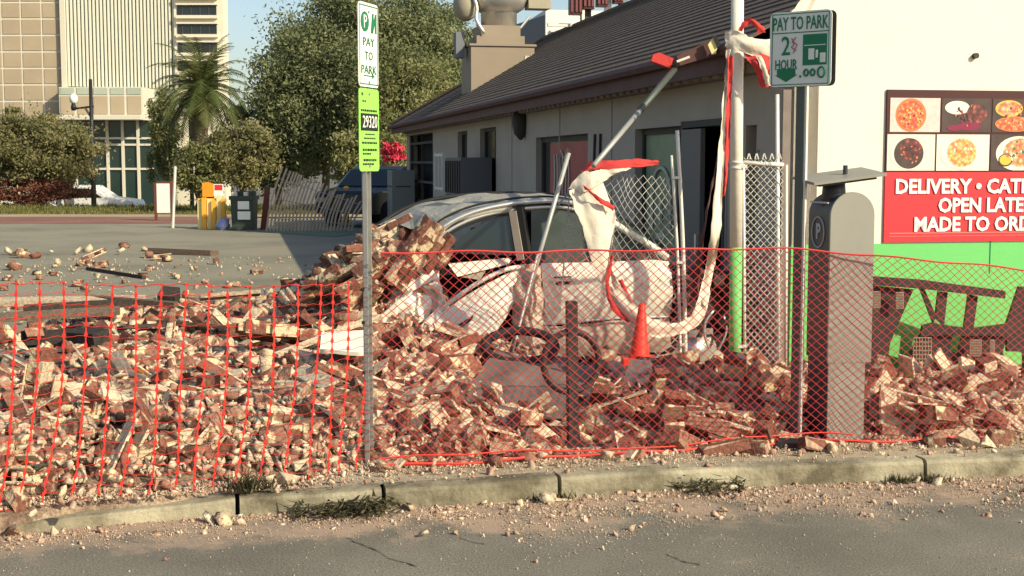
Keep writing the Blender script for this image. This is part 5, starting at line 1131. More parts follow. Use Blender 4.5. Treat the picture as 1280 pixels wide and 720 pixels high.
# cloth knotted round the post top and trailing to the right
wr_ = empty('knotted_awning_cloth', 'red and white cloth knotted round the top of the canopy post', 'cloth', (P(921, 60, PY).x, PY, P(921, 110, PY).z))
w0 = PY - 0.09
ribbon(wr_, 'white_wrap', [(906, 40, w0), (918, 37, w0 - .03), (940, 46, w0 - .06), (965, 48, w0 - .06), (985, 20, w0), (1012, -12, w0 + .1)], [(907, 58, w0), (918, 60, w0 - .04), (940, 70, w0 - .07), (966, 74, w0 - .06), (992, 55, w0), (1022, -6, w0 + .1)], M['white_cloth'], 30, 8, 0.03, 6)
ribbon(wr_, 'red_wrap', [(923, 38, w0 - .05), (930, 26, w0 - .08), (940, 22, w0 - .09), (952, 32, w0 - .08), (958, 40, w0 - .06)], [(927, 40, w0 - .04), (934, 32, w0 - .07), (940, 30, w0 - .07), (946, 37, w0 - .06), (948, 42, w0 - .05)], M['red_cloth'], 16, 4, 0.02, 9)
ribbon(wr_, 'red_tail', [(925, 62, w0 - .03), (934, 72, w0 - .06), (945, 88, w0 - .06), (951, 110, w0 - .04)], [(966, 70, w0 - .03), (962, 84, w0 - .06), (962, 96, w0 - .06), (965, 108, w0 - .04)], M['red_cloth'], 18, 10, 0.06, 8)
ribbon(wr_, 'white_tail', [(944, 68, w0 - .1), (950, 82, w0 - .12), (955, 96, w0 - .1), (957, 106, w0 - .08)], [(952, 70, w0 - .1), (958, 84, w0 - .12), (962, 96, w0 - .1), (965, 107, w0 - .08)], M['white_cloth'], 14, 3, 0.02, 8)
# awning remains on the eave: box, arm
AY = 12.0
aa = empty('awning_arm', 'silver awning arm slanting up to a crumpled maroon awning box below the eave', 'awning', P(742, 205, AY - 1.4))
b = MB(); b.tube([P(742, 207, AY - 1.6), P(800, 138, AY - .8)], 0.021, 10); rel(aa, b.build('lower_arm', M['galv'], None, True))
b = MB(); b.tube([P(800, 138, AY - .8), P(843, 87, AY)], 0.028, 10); rel(aa, b.build('upper_arm', M['post_dark'], None, True))
b = MB(); b.poly([P(846, 70, AY), P(880, 54, AY), P(892, 50, AY), P(896, 68, AY), P(884, 72, AY), P(850, 82, AY)], 0.25, IN); rel(aa, b.build('awning_box', M['maroon_trim']))
b = MB(); b.poly([P(817, 68, AY - .05), P(824, 65.5, AY - .05), P(842, 73, AY - .05), P(838, 85, AY - .05), P(814, 76, AY - .05)], 0.12, IN); rel(aa, b.build('red_end', M['red_cloth']))
b = MB(); b.poly([P(892, 46, AY - .08), P(897, 58, AY - .08), P(895, 67, AY - .08), P(890, 68, AY - .08), P(885, 56, AY - .08)], 0.02, IN); rel(aa, b.build('end_plate', M['yellow_pale']))
b = MB(); b.bar(P(893, 45, AY - .09), P(899, 58, AY - .09), 0.02, 0.03); rel(aa, b.build('plate_rim', M['black']))
b = MB(); b.bar(P(846, 77, AY - .1), P(862, 71, AY - .1), 0.02, 0.02); rel(aa, b.build('pin', M['galv_white']))

# ================================================================== TRAFFIC CONE, BIKE HITCH, PATIO FRAME, STRAY SHEETS
CNY = 10.38; cb_ = P(799, 450, CNY); cone = empty('traffic_cone', 'bright orange traffic cone standing among bricks before the car door', 'traffic cone', cb_)
k_ = CNY / F
b = MB(); b.lathe((0, 0, 0.02), [(13.5*k_, 0), (12.5*k_, 0.02), (4.2*k_, 66*k_), (3.4*k_, 68*k_), (2.6*k_, 67*k_)], 22); co = b.build('cone_body', M['cone'], cone, True); co.rotation_euler = (0, R(2.5), 0)
b = MB(); b.bx(-0.13, 0.13, -0.13, 0.13, -0.03, 0.022); b.build('base', M['cone'], cone)
bq = G(716, 556); bk = empty('bike_hitch', 'black steel bike hitch post with a round ring in front of the car', 'bike rack', bq)
ks = bq.y / F
b = MB(); b.box((0, 0, 0.46), (0.064, 0.064, 0.94)); bo = b.build('post', M['dark_steel'], bk); bk.rotation_euler = (0, R(-0.8), R(14))
b = MB(); b.tube([(-0.005 + 0.185*math.cos(t), 0.0, 0.54 + 0.195*math.sin(t)) for t in np.linspace(0, 2*math.pi, 33)], 0.022, 9, cap=False); b.build('ring', M['dark_steel'], bk, True)
b = MB(); b.bx(-0.09, 0.09, -0.09, 0.09, 0.0, 0.012); b.build('base_plate', M['dark_steel'], bk)
# loose tyre hoop lying behind
b = MB(); hq = P(650, 438, 10.3); b.tube([hq + Vector((0.27*math.cos(t), 0.16*math.sin(t), 0.10*math.sin(t) + 0.03)) for t in np.linspace(0, 2*math.pi, 30)], 0.035, 8, cap=False)
tag(b.build('rubber_hoop', M['rubber'], None, True), 'black rubber hoop lying on the grey sheet behind the bike hitch', 'hoop')
def flat_piece(name, px, m, thick, label, cat, crump=0.0, sub=10, group=None, bulge=0.0):
    """px: four corners (px, py, Y) bl br tr tl"""
    bl, br, tr, tl = [P(*q) for q in px]; g = []
    for j in range(sub + 1):
        row = []
        for i in range(sub + 1):
            u, v = i / sub, j / sub; p = bl.lerp(br, u).lerp(tl.lerp(tr, u), v); p = p + Vector((0.2, 0.3, 1)) * mnoise.noise(p * 4.0) * crump; p.z += bulge * math.sin(u*math.pi) * math.sin(v*math.pi); row.append(p)
        g.append(row)
    b = MB(); b.grid(g, thick, (0, 0.3, -1)); return tag(b.build(name, m, None, True), label, cat, group)
flat_piece('roofing_sheet', [(558, 515, 9.0), (702, 520, 9.05), (752, 455, 10.2), (618, 440, 10.3)], M['tarp'], 0.02, 'dark grey roofing sheet lying flat among bricks behind the bike hitch', 'roofing sheet', 0.06, 14)
flat_piece('dented_panel', [(848, 466, 10.1), (930, 474, 10.0), (922, 452, 10.4), (868, 447, 10.4)], M['dusty_metal'], 0.03, 'dusty dented sheet metal dome lying at the foot of the canopy post', 'metal panel', 0.03, 12, bulge=0.13)
flat_piece('cream_sheet', [(400, 436, 9.7), (456, 440, 9.7), (458, 412, 9.9), (402, 414, 9.9)], M['car'], 0.03, 'flat cream sheet lying on the rubble beside the tall parking sign', 'sheet', 0.02, 6)
flat_piece('plastic_scrap', [(968, 566, 8.45), (990, 566, 8.45), (1010, 550, 8.62), (972, 547, 8.65)], M['black'], 0.01, 'torn black plastic scrap on the pavement at the foot of the mesh fence', 'plastic scrap', 0.03, 6)
flat_piece('plastic_scrap', [(838, 452, 10.5), (850, 452, 10.5), (849, 436, 10.6), (840, 440, 10.6)], mat('scrap_green', (.16, .24, .17), .6), 0.01, 'small pale green scrap at the foot of the twin pipes', 'plastic scrap', 0.01, 4)
# dark patio frame before the green wall; its cast shade is cut into the slabs
FRY = 11.4
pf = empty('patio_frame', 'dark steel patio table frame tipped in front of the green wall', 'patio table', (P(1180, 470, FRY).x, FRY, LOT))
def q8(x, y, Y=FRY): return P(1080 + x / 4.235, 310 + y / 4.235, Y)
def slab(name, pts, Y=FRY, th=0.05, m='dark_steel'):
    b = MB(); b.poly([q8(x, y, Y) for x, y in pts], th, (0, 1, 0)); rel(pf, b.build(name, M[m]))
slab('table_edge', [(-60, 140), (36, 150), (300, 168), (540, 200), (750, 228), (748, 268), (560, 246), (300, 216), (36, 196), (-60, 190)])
slab('backboard', [(-60, 196), (36, 198), (262, 220), (200, 360), (140, 500), (128, 560), (150, 625), (20, 700), (-60, 700)], FRY + .06)  # broad dark fills stand for cast shade as well as steel
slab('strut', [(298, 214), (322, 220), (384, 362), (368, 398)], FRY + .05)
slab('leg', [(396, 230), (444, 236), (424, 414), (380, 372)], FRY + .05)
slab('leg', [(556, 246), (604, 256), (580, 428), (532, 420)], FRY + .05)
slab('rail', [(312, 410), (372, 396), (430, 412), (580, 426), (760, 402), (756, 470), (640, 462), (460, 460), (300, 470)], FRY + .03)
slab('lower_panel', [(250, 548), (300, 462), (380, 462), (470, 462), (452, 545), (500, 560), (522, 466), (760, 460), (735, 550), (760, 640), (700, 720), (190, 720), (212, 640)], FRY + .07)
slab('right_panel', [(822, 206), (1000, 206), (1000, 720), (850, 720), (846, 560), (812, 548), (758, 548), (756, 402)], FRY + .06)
for (x0, y0, x1, y1) in ((262, 476, 356, 610), (562, 488, 620, 572), (668, 488, 690, 572), (46, 232, 84, 316), (170, 236, 208, 320)):
    segs = []; n_ = 6
    a, c, d, e = q8(x0, y1, FRY - .02), q8(x1, y1, FRY - .02), q8(x1, y0, FRY - .02), q8(x0, y0, FRY - .02)
    for i in range(n_ + 1):
        f = i / n_; segs.append((a.lerp(c, f), e.lerp(d, f))); segs.append((a.lerp(e, f), c.lerp(d, f)))
    o = link('wire_grille', seg_mesh(segs, 0.006, 'wire_grille', M['dusty_metal'])); rel(pf, o)

# ================================================================== FAR EDGE OF THE LOT
def thing_box(px0, px1, pyb, pyt, Y=None):
    q = G((px0+px1)/2, pyb); Y = Y or q.y; return P(px0, pyb, Y), P(px1, pyt, Y), Y
# white notice board on two posts
a, c, Y = thing_box(195, 214, 276, 228); nb = empty('notice_board', 'blank white notice board on two brown posts at the lot edge', 'notice board', (a.x, Y, LOT))
b = MB(); b.bx(a.x + .02, c.x - .02, Y, Y + .04, P(200, 266, Y).z, c.z - .03); rel(nb, b.build('board', M['white_sign']))
for x in (a.x, c.x): b = MB(); b.bx(x - .04, x + .04, Y - .01, Y + .06, LOT - .05, c.z); rel(nb, b.build('post', M['brown_post']))
b = MB(); b.bx(a.x + .04, c.x - .04, Y - .004, Y + .05, c.z - .03, c.z + .03); rel(nb, b.build('cap_rail', M['brown_post']))
b = MB(); q = G(216, 285); b.tube([q, P(219, 208, q.y)], 0.04, 8); st_ = b.build('stake', M['galv_white']); tag(st_, 'thin white stake standing beside the white notice board', 'stake')
# yellow barricade slats with orange and red-white panels
a, c, Y = thing_box(247, 282, 286, 246); bc = empty('yellow_barricade', 'yellow vertical slat barricade with orange panel on top beside the bin', 'barricade', (a.x, Y, LOT))
for k in range(6):
    f = (k + .5) / 6; x = a.x + (c.x - a.x) * f; b = MB(); b.bx(x - .055, x + .055, Y - (.08 if k % 2 else 0), Y + .05, LOT, c.z + random.uniform(-.12, .05)); rel(bc, b.build('slat', M['yellow'] if k % 2 else M['yellow_pale']))
b = MB(); b.bx(a.x, c.x, Y + .055, Y + .1, .4, .5).bx(a.x, c.x, Y + .055, Y + .1, .85, .95); rel(bc, b.build('rail', M['yellow']))
b = MB(); b.poly([P(253, 246, Y + .1), P(266, 246, Y + .1), P(267, 230, Y + .1), P(259, 227.5, Y + .1), P(252.5, 229, Y + .1)], .08, IN); rel(bc, b.build('orange_panel', M['orange_box']))
b = MB(); b.poly([P(267, 245, Y + .12), P(279, 245, Y + .12), P(279, 230, Y + .12), P(267, 230, Y + .12)], .03, IN); pn = b.build('sign_panel', M['white_sign']); rel(bc, pn)
b = MB(); b.poly([P(268, 238, Y + .118), P(278, 238, Y + .118), P(278, 231, Y + .118), P(268, 231, Y + .118)], .01, IN); rel(bc, b.build('red_field', M['menu_red']))
q = G(279, 287); b = MB()
rowsb = []
for j in range(9):
    v = j / 8; rowsb.append([Vector((q.x + .32*math.cos(t)*math.sin(v*1.57+.25)*(1.1-.9*v) , q.y + .25*math.sin(t)*(1.1-.9*v), LOT + .3*v)) + Vector((1, 1, 1)) * .06 * mnoise.noise(Vector((math.cos(t)*2, math.sin(t)*2, v*3))) for t in np.linspace(0, 2*math.pi, 16)])
b.grid(rowsb); tag(b.build('plastic_bag', M['blue_bag'], None, True), 'crumpled blue and white bag at the foot of the barricade', 'bag')
# litter bin
a, c, Y = thing_box(290, 321, 287, 240); bn = empty('litter_bin', 'dark green litter bin with pale notices and clutter on its lid', 'litter bin', ((a.x + c.x)/2, Y, LOT))
hw_ = (c.x - a.x)/2; hb = c.z - LOT
b = MB(); b.grid([[Vector((x, y, z)) for (x, y) in [(-s, -s), (s, -s), (s, s), (-s, s), (-s, -s)]] for s, z in ((hw_*.82, 0), (hw_*.9, hb*.8))]); b.bx(-hw_*.78, hw_*.78, -hw_*.78, hw_*.78, 0.02, hb*.78); b.build('body', M['bin_green'], bn)
b = MB(); b.bx(-hw_, hw_, -hw_, hw_, hb*.8, hb*.9); b.build('lid', M['bin_green'], bn)
for (x, z, w2, h2) in ((.05, .55, .16, .18), (.06, .28, .18, .18)): b = MB(); b.bx(x - w2, x + w2*.9, -hw_*.93 - .012, -hw_*.93, z*hb, z*hb + h2*hb*1.2); b.build('notice', M['white_sign'], bn)
for k in range(4): b = MB(); b.box((-hw_*.7 + k*hw_*.45, 0, hb*.95), (.14, .2, .1 + .05*(k % 2)), Euler((0, 0, k)).to_matrix()); b.build('litter', [M['white_cloth'], M['bin_green']][k % 2], bn)
b = MB(); b.tube([(-hw_*.5, hw_*.9, .12), (hw_*.5, hw_*.9, .12)], .1, 10); b.build('wheel_axle', M['rubber'], bn)
q = G(331, 287); b = MB(); b.poly([P(325, 288, q.y), P(333, 288, q.y), P(336, 234, q.y), P(331, 234, q.y)], .2, IN); tag(b.build('brown_board', M['brown_post']), 'upright dark red brown board between bin and lath fence', 'board')
# collapsed lath fence: separate slats wired together
q0, q1 = G(334, 289), G(436, 289.5); LY = q0.y
lf = empty('lath_fence', 'sagging roll of pale wooden lath fence at the back of the lot', 'fence', (q0.x, LY, LOT)); NL = 25
for k in range(NL):
    f = k / (NL - 1); xb = 333 + 106 * f; lean = 20 - 6 * f + 2 * math.sin(k * .6)
    yt = 208 + 40 * f ** .9 + random.uniform(-1.5, 1.5) + (5 * abs(math.sin(k)) if f > .55 else 0); xt = xb + lean
    b = MB(); c_ = bez([P(xb, 289, LY), P(xb + lean * .28, 289 - (289 - yt) * .45, LY + .06 * math.sin(k * .8)), P(xt, yt, LY + .12)], 6)
    b.grid([[p + Vector((-.027, 0, 0)) for p in c_], [p + Vector((.027, 0, 0)) for p in c_]], .014, (0, 1, 0)); rel(lf, b.build('slat', M['slat_wood']))
for v in (.2, .5, .8):
    b = MB(); b.tube([P(334 + 108*f + v*(19 - 4*f), 289 - v*(82 - 42*f), LY - .05) for f in np.linspace(0, 1, 14)], .008, 4); rel(lf, b.build('twisted_wire', M['galv']))
b = MB(); q = G(433, 283); b.tube([q, P(433, 236, q.y)], 0.08, 10); b.lathe(P(433, 236, q.y), [(.1, 0), (.07, .06), (.01, .08)], 10); tag(b.build('bollard', M['yellow'], None, True), 'yellow bollard between the lath fence and the dark vehicle', 'bollard')
# lamp post and thin pole
q = P(117, 240, 62); lp = empty('street_lamp', 'dark street lamp with side arm and globe before the finned facade', 'street lamp', (q.x, 62, -1.0))
b = MB(); b.tube([(q.x, 62, -1), (q.x, 62, P(117, 99, 62).z)], .13, 8, .08); rel(lp, b.build('post', M['black'], None, True))
b = MB(); b.tube([P(117, 133, 62), P(92, 136, 62)], .05, 6); b.tube([P(116, 150, 62), P(106, 134, 62)], .05, 6); rel(lp, b.build('arm', M['black']))
g_ = P(92, 123, 62); b = MB(); b.lathe(g_, [(.05, -.25), (.16, -.18), (.2, 0), (.15, .15), (.03, .22)], 12); rel(lp, b.build('globe', M['white_sign'], None, True))
b = MB(); b.lathe(P(92, 134, 62), [(.1, -.15), (.13, 0), (.08, .2)], 10); rel(lp, b.build('lamp_holder', M['black'], None, True))
q = P(240, 245, 55); b = MB(); b.tube([(q.x, 55, -.2), (q.x, 55, P(240, 98, 55).z)], .09, 8, .06); tag(b.build('utility_pole', M['black'], None, True), 'thin dark pole standing in front of the palm trunk', 'pole')
# far vehicles
def vehicle(name, label, prof, win, X0, Y, L_, W_, z0, m, mg, rz, wheels=(0.2, 0.8), R_w=.36):
    v = empty(name, label, 'car', (X0, Y, z0), rz)
    b = MB(); rowsv = []
    H = [(x * L_, z) for x, z in prof]
    for (yy, ins) in ((-W_/2, .06), (-W_/2 + .1, 0), (W_/2 - .1, 0), (W_/2, .06)):
        rowsv.append([Vector((x, yy, z - ins if i not in (0, len(H)-1) else z)) for i, (x, z) in enumerate(H)])
    b.grid(rowsv); n_ = len(H); b.face(list(range(n_))); b.face([len(b.v) - n_ + k for k in range(n_)][::-1]); bo = b.build('body', m, v)
    for w4 in win:
        b = MB(); b.poly([(x * L_, -W_/2 - .012, z) for x, z in w4], .02, (0, 1, 0)); b.build('window', mg, v)
    for f in wheels:
        for sd in (-1, 1):
            b = MB(); b.lathe((f * L_, sd * (W_/2 - .08), R_w), [(.2, -.11), (R_w, -.1), (R_w, .1), (.2, .11)], 18, ax); wl = b.build('wheel', M['rubber'], v, True)
            b = MB(); b.lathe((f * L_, sd * (W_/2 - .06) , R_w), [(.05, -.09), (.2, -.08), (.2, .08), (.05, .09)], 14, ax); b.build('rim', M['alu'], wl, True)
    return v
q = P(178, 258, 64) - Vector((4.7, 0, 0))
vw = vehicle('parked_car', 'white estate car passing behind the grass bank', [(0, .35), (0, .95), (.04, 1.45), (.12, 1.68), (.55, 1.66), (.72, 1.12), (.96, .98), (1, .7), (1, .35)], [[(.06, 1.1), (.09, 1.5), (.3, 1.55), (.3, 1.1)], [(.32, 1.1), (.32, 1.55), (.53, 1.53), (.66, 1.1)]], q.x, 64, 4.7, 1.85, -.8, M['suv_white'], M['glass'], R(0))
MB().bx(4.60, 4.72, -.8, -.5, .72, .86).build('headlight', M['white_sign'], vw); MB().bx(1.5, 3.0, -.96, -.93, .6, .66).build('side_trim', M['black'], vw)
q = P(430, 275, 37.8)
vd = vehicle('parked_car', 'dark blue black off road vehicle parked beside the far end of the restaurant', [(0, .38), (0, .92), (.02, 1.02), (.26, 1.12), (.44, 1.58), (.52, 1.69), (.8, 1.70), (1.0, 1.62), (1.0, .38)], [[(.31, 1.14), (.45, 1.55), (.58, 1.58), (.58, 1.14)], [(.61, 1.14), (.61, 1.58), (.78, 1.58), (.78, 1.14)], [(.81, 1.14), (.81, 1.57), (.96, 1.52), (.96, 1.14)]], q.x, 37.8, 4.0, 1.85, LOT, M['suv_dark'], M['glass'], R(66))
MB().bx(.5, 3.9, -.95, -.93, .98, 1.0).build('side_trim', M['alu'], vd)
b = MB(); b.poly([(1.06, -.8, 1.14), (1.76, -.72, 1.60), (1.76, .72, 1.60), (1.06, .8, 1.14)], .015, (-.6, 0, .8)); b.build('windscreen', M['glass'], vd)
for sd in (-1, 1): MB().bx(-.02, .03, sd*.72 - .13, sd*.72 + .13, .70, .84).build('headlight', M['dusty_metal'], vd)  # coloured darker for the shade the vehicle stands in

# ================================================================== RUBBLE
def fence_y(x):   # depth of the fence foot at world x
    pts = [(p.x, p.y) for p in B2[:-1]] + [(p.x, p.y) for p in B_]
    pts.sort(); xs = [p[0] for p in pts]; ys = [p[1] for p in pts]; return float(np.interp(x, xs, ys))
def gs(x, y, cx, cy, sx, sy, h): return h * math.exp(-((x-cx)/sx)**2 - ((y-cy)/sy)**2)
def heap(x, y):
    """height of the rubble above the lot"""
    f = y - fence_y(x); h = 0.0
    e = min(max((f + 0.12) / 1.3, 0), 1); e = e * e * (3 - 2 * e)
    if x < 0.35:    # wide field at the left
        far_ = min(max((15.9 - y + 0.5 * mnoise.noise(Vector((x * .6, 3, 0)))) / 1.4, 0), 1)
        side_ = min(max((0.5 - x) / 0.5, 0), 1)
        h = max(h, (0.24 + 0.10 * mnoise.noise(Vector((x * .9, y * .9, 5)))) * e * far_ * side_)
    h += gs(x, y, -1.05, 12.3, 0.48, 0.75, 0.78) + gs(x, y, -1.75, 12.6, 0.62, 0.9, 0.34) + gs(x, y, -0.80, 10.3, 0.8, 0.55, 0.14) * e
    if x > -0.3:
        r = min(max((11.6 - y) / 1.2, 0), 1) if x < 2.2 else min(max((10.9 - y) / 1.0, 0.25), 1); l = min(max((x + 0.3) / 0.5, 0), 1)
        h = max(h, (0.12 + 0.06 * mnoise.noise(Vector((x * 1.3, y * 1.3, 2)))) * e * r * l)
        h += (gs(x, y, 1.45, 9.9, 0.62, 0.5, 0.13) + gs(x, y, 0.55, 9.6, 0.4, 0.4, .06) + gs(x, y, 3.6, 9.9, 1.2, 0.45, 0.10) + gs(x, y, 4.6, 9.8, .6, .4, 0.08)) * e
        h -= gs(x, y, 0.05, 9.5, 0.5, 0.8, 0.2)
    return max(h, 0.0)
# dusty mound under the bricks
b = MB(); xs_ = np.linspace(-4.6, 5.6, 170); rows = []   # stops short of the restaurant wall
for j in range(90):
    row = []
    for x in xs_:
        y = fence_y(x) - 0.10 + (16.6 - fence_y(x)) * (j / 89) ** 1.25; hz = heap(x, y)
        lowf = -.16 if j == 0 else (-.03 if j == 1 else 0.0)
        row.append(Vector((x, y, lowf + LOT - 0.015 + hz * 0.93 + (0.035 * mnoise.noise(Vector((x*6, y*6, 0))) + .02 * mnoise.noise(Vector((x*14, y*14, 3)))) * min(1, hz * 8))))
    rows.append(row)
b.grid(rows); tag(b.build('rubble_dust', M['mound'], None, True), 'dusty mortar and crushed brick filling the gaps of the rubble heap', 'rubble', kind='stuff')

# ---- piece variants (shared meshes)
def hull(pts, tints, name, m):
    bm = bmesh.new()
    for p in pts: bm.verts.new(p)
    r = bmesh.ops.convex_hull(bm, input=bm.verts)
    for v in [v for v in bm.verts if not v.link_faces]: bm.verts.remove(v)
    bmesh.ops.dissolve_limit(bm, angle_limit=R(12), verts=bm.verts, edges=bm.edges)
    bmesh.ops.triangulate(bm, faces=[f for f in bm.faces if len(f.verts) > 4])
    me = bpy.data.meshes.new(name); bm.to_mesh(me); bm.free(); me.materials.append(m)
    at = me.attributes.new('tint', 'FLOAT', 'FACE'); at.data.foreach_set('value', [tints() for _ in me.polygons]); return me
rv = random.Random(77)
def brick_pts(lx, ly, lz, brk):
    pts = []
    for sx in (-1, 1):
        for sy in (-1, 1):
            for sz in (-1, 1):
                c = Vector((sx*lx/2, sy*ly/2, sz*lz/2)); j = 0.008 if not (brk and sx > 0) else 0.034
                for ax_ in range(3):      # small chamfer at each corner
                    q = c.copy(); q[ax_] *= (1 - rv.uniform(.06, .26)) if not (brk and sx > 0) else rv.uniform(.3, .95); pts.append(q + Vector((rv.uniform(-j, j), rv.uniform(-j, j), rv.uniform(-j, j))))
    return pts
VAR = {'brick': [], 'half_brick': [], 'mortar_lump': []}
for k in range(12):
    t0 = rv.choice([.3, .36, .42, .48, .55, .6]); VAR['brick'].append(hull(brick_pts(.205, .098, .062, k % 3 == 2), lambda: min(1, max(0, t0 + rv.choice([0, 0, 0.02, -.05, .28]))), 'brick', M['rubble']))
for k in range(12):
    t0 = rv.choice([.25, .34, .42, .5, .6, .7]); VAR['half_brick'].append(hull(brick_pts(rv.uniform(.09, .14), .098, .064, True), lambda: min(1, max(0, t0 + rv.choice([0, 0, .03, .25, -.05]))), 'half_brick', M['rubble']))
for k in range(14):
    t0 = rv.choice([.72, .8, .86, .92, .97]); s = (rv.uniform(.07, .12), rv.uniform(.05, .09), rv.uniform(.04, .07)); pts = []
    for _ in range(9):
        d = Vector((rv.gauss(0, 1), rv.gauss(0, 1), rv.gauss(0, 1))).normalized(); pts.append(Vector((d.x*s[0], d.y*s[1], d.z*s[2])) * rv.uniform(.65, 1.1))
    VAR['mortar_lump'].append(hull(pts, lambda: min(1, t0 + rv.uniform(-.1, .08)), 'mortar_lump', M['rubble']))
# joined chunks of two to four bricks with mortar between
def chunk_mesh(nx, nz, seed):
    r = random.Random(seed); b = MB(); L, W, H, mj = .2, .098, .06, .014
    for iz in range(nz):
        for ix in range(nx):
            if (ix == nx - 1 or ix == 0) and r.random() < .25 and nx * nz > 2: continue
            b.tint = r.choice([.28, .36, .42, .5, .56]); off = (L + mj) / 2 * (iz % 2)
            w_ = L * (r.uniform(.55, 1) if ix in (0, nx-1) else 1)
            c = Vector((ix*(L+mj) + off - nx*(L+mj)/2 + (L-w_)/2*(1 if ix == 0 else -1), r.uniform(-.006, .006), iz*(H+mj) - nz*(H+mj)/2))
            b.box(c, (w_, W, H), Euler((r.uniform(-.03, .03), r.uniform(-.03, .03), r.uniform(-.04, .04))).to_matrix())
    b.tint = .9
    for iz in range(nz):
        b.box((r.uniform(-.02, .02), 0.004, iz*(H+mj) - nz*(H+mj)/2 + (H+mj)/2), ((nx - .25)*(L+mj), W*.9, mj + .002), Euler((0, 0, r.uniform(-.04, .04))).to_matrix())
    for v in range(len(b.v)):
        p = Vector(b.v[v]); b.v[v] = tuple(p + Vector((mnoise.noise(p*31), mnoise.noise(p*31 + Vector((5, 0, 0))), mnoise.noise(p*31 + Vector((0, 5, 0))))) * .018)
    return b.mesh('masonry_chunk', M['rubble'], tint=True)
VAR['concrete_piece'] = []
for k in range(8):
    t0 = rv.uniform(.1, .9); s = (rv.uniform(.1, .17), rv.uniform(.07, .12), rv.uniform(.02, .05)); pts = []
    for _ in range(11):
        d = Vector((rv.gauss(0, 1), rv.gauss(0, 1), rv.gauss(0, 1))).normalized(); pts.append(Vector((d.x*s[0], d.y*s[1], d.z*s[2])) * rv.uniform(.7, 1.1))
    VAR['concrete_piece'].append(hull(pts, lambda: min(1, max(0, t0 + rv.uniform(-.08, .08))), 'concrete_piece', M['concrete']))
VAR['masonry_chunk'] = [chunk_mesh(1, 2, 1), chunk_mesh(1, 3, 2), chunk_mesh(2, 2, 3), chunk_mesh(2, 3, 4), chunk_mesh(1, 2, 5), chunk_mesh(2, 2, 6), chunk_mesh(1, 3, 7), chunk_mesh(2, 1, 8)]
# ---- scatter
pieces = []   # (apparent size, kind, variant, matrix)
rs_ = random.Random(2024)
def px_of(p):
    d = Vector(p) - Vector((0, 0, CZ)); f = d.y * CP - d.z * SP; u = d.y * SP + d.z * CP
    return 640 + F * d.x / f, 360 - F * u / f
def put(kind, x, y, s=1.0, lift=0.0, flat=False, z=None):
    zz = LOT + heap(x, y) + lift if z is None else z
    e = Euler((rs_.gauss(0, .5 if not flat else .12), rs_.gauss(0, .5 if not flat else .12), rs_.uniform(0, 6.28)))
    k = rs_.randrange(len(VAR[kind])); m_ = Matrix.Translation((x, y, zz)) @ e.to_matrix().to_4x4() @ Matrix.Diagonal((s * rs_.uniform(.85, 1.15), s * rs_.uniform(.85, 1.15), s, 1))
    base = {'brick': .2, 'half_brick': .13, 'mortar_lump': .13, 'masonry_chunk': .34, 'concrete_piece': .24}[kind]
    px, py = px_of((x, y, zz)); vis = -30 < px < 1310
    pieces.append(((base * s / y) if vis else 0, kind, k, m_))
def blocked(x, y):
    if abs(x - ps0.x - .12) < .34 and abs(y - ps0.y - .15) < .36: return True
    if x > -1.15 and y > 10.75 and x < 2.4 : return True
    if abs(x - cb_.x) < .22 and y < 10.6 and y > 10.18: return True
    if abs(x - bq.x) < .1 and y < bq.y + .25: return True
    # big sheet
    px, py = px_of((x, y, LOT + heap(x, y)))
    if 560 < px < 745 and 445 < py < 522: return rs_.random() < .95
    return False
N = 0
while N < 4300:    # left field
    x = rs_.uniform(-4.3, .45); f0_ = fence_y(x); y = f0_ + .02 + (16.2 - f0_) * rs_.random() ** 1.15
    if abs(x / y) > .40: continue
    h = heap(x, y)
    if h < .05 and rs_.random() > .35: continue
    if blocked(x, y): continue
    r = rs_.random(); edge = y - f0_ < .35
    kind = ('mortar_lump' if r < .6 else 'half_brick') if edge else ('mortar_lump' if r < .38 else 'half_brick' if r < .66 else 'brick' if r < .82 else 'concrete_piece' if r < .92 else 'masonry_chunk')
    put(kind, x, y, rs_.uniform(.45, 1.0) if edge else rs_.choice([rs_.uniform(.55, 1.0), rs_.uniform(.8, 1.5)]), rs_.uniform(-.04, .04)); N += 1
N = 0
while N < 1650:    # right of the parking sign, redder
    x = rs_.uniform(-.9, 5.2); f0_ = fence_y(x); y = f0_ + .05 + 2.5 * rs_.random() ** 1.2
    if abs(x / y) > .40 or y > 11.35: continue
    if heap(x, y) < .03 and rs_.random() > .2: continue
    if blocked(x, y): continue
    r = rs_.random(); kind = 'mortar_lump' if r < .2 else 'half_brick' if r < .50 else 'brick' if r < .77 else 'concrete_piece' if r < .83 else 'masonry_chunk'
    put(kind, x, y, rs_.choice([rs_.uniform(.6, 1.1), rs_.uniform(.9, 1.65)]) * (.75 if x > 2.2 and y > 10.3 else 1), rs_.uniform(-.05, .02)); N += 1
for _ in range(800):   # heap at the car's crushed rear
    x, y = rs_.gauss(-1.35, .6), rs_.gauss(12.2, .65)
    if x > -.62 and y > 11.0 or (x > -1.15 and 10.9 < y < 11.75): continue
    r = rs_.random(); put('masonry_chunk' if r < .3 else 'brick' if r < .65 else 'half_brick' if r < .85 else 'mortar_lump', x, y, rs_.uniform(.8, 1.25), rs_.uniform(-.05, .08))
for _ in range(90):   # strays over the lot
    x, y = rs_.uniform(-8, -1.8), rs_.uniform(15, 24); put(rs_.choice(['mortar_lump', 'half_brick', 'brick']), x, y, rs_.uniform(.5, 1), .02, True, LOT + .03)
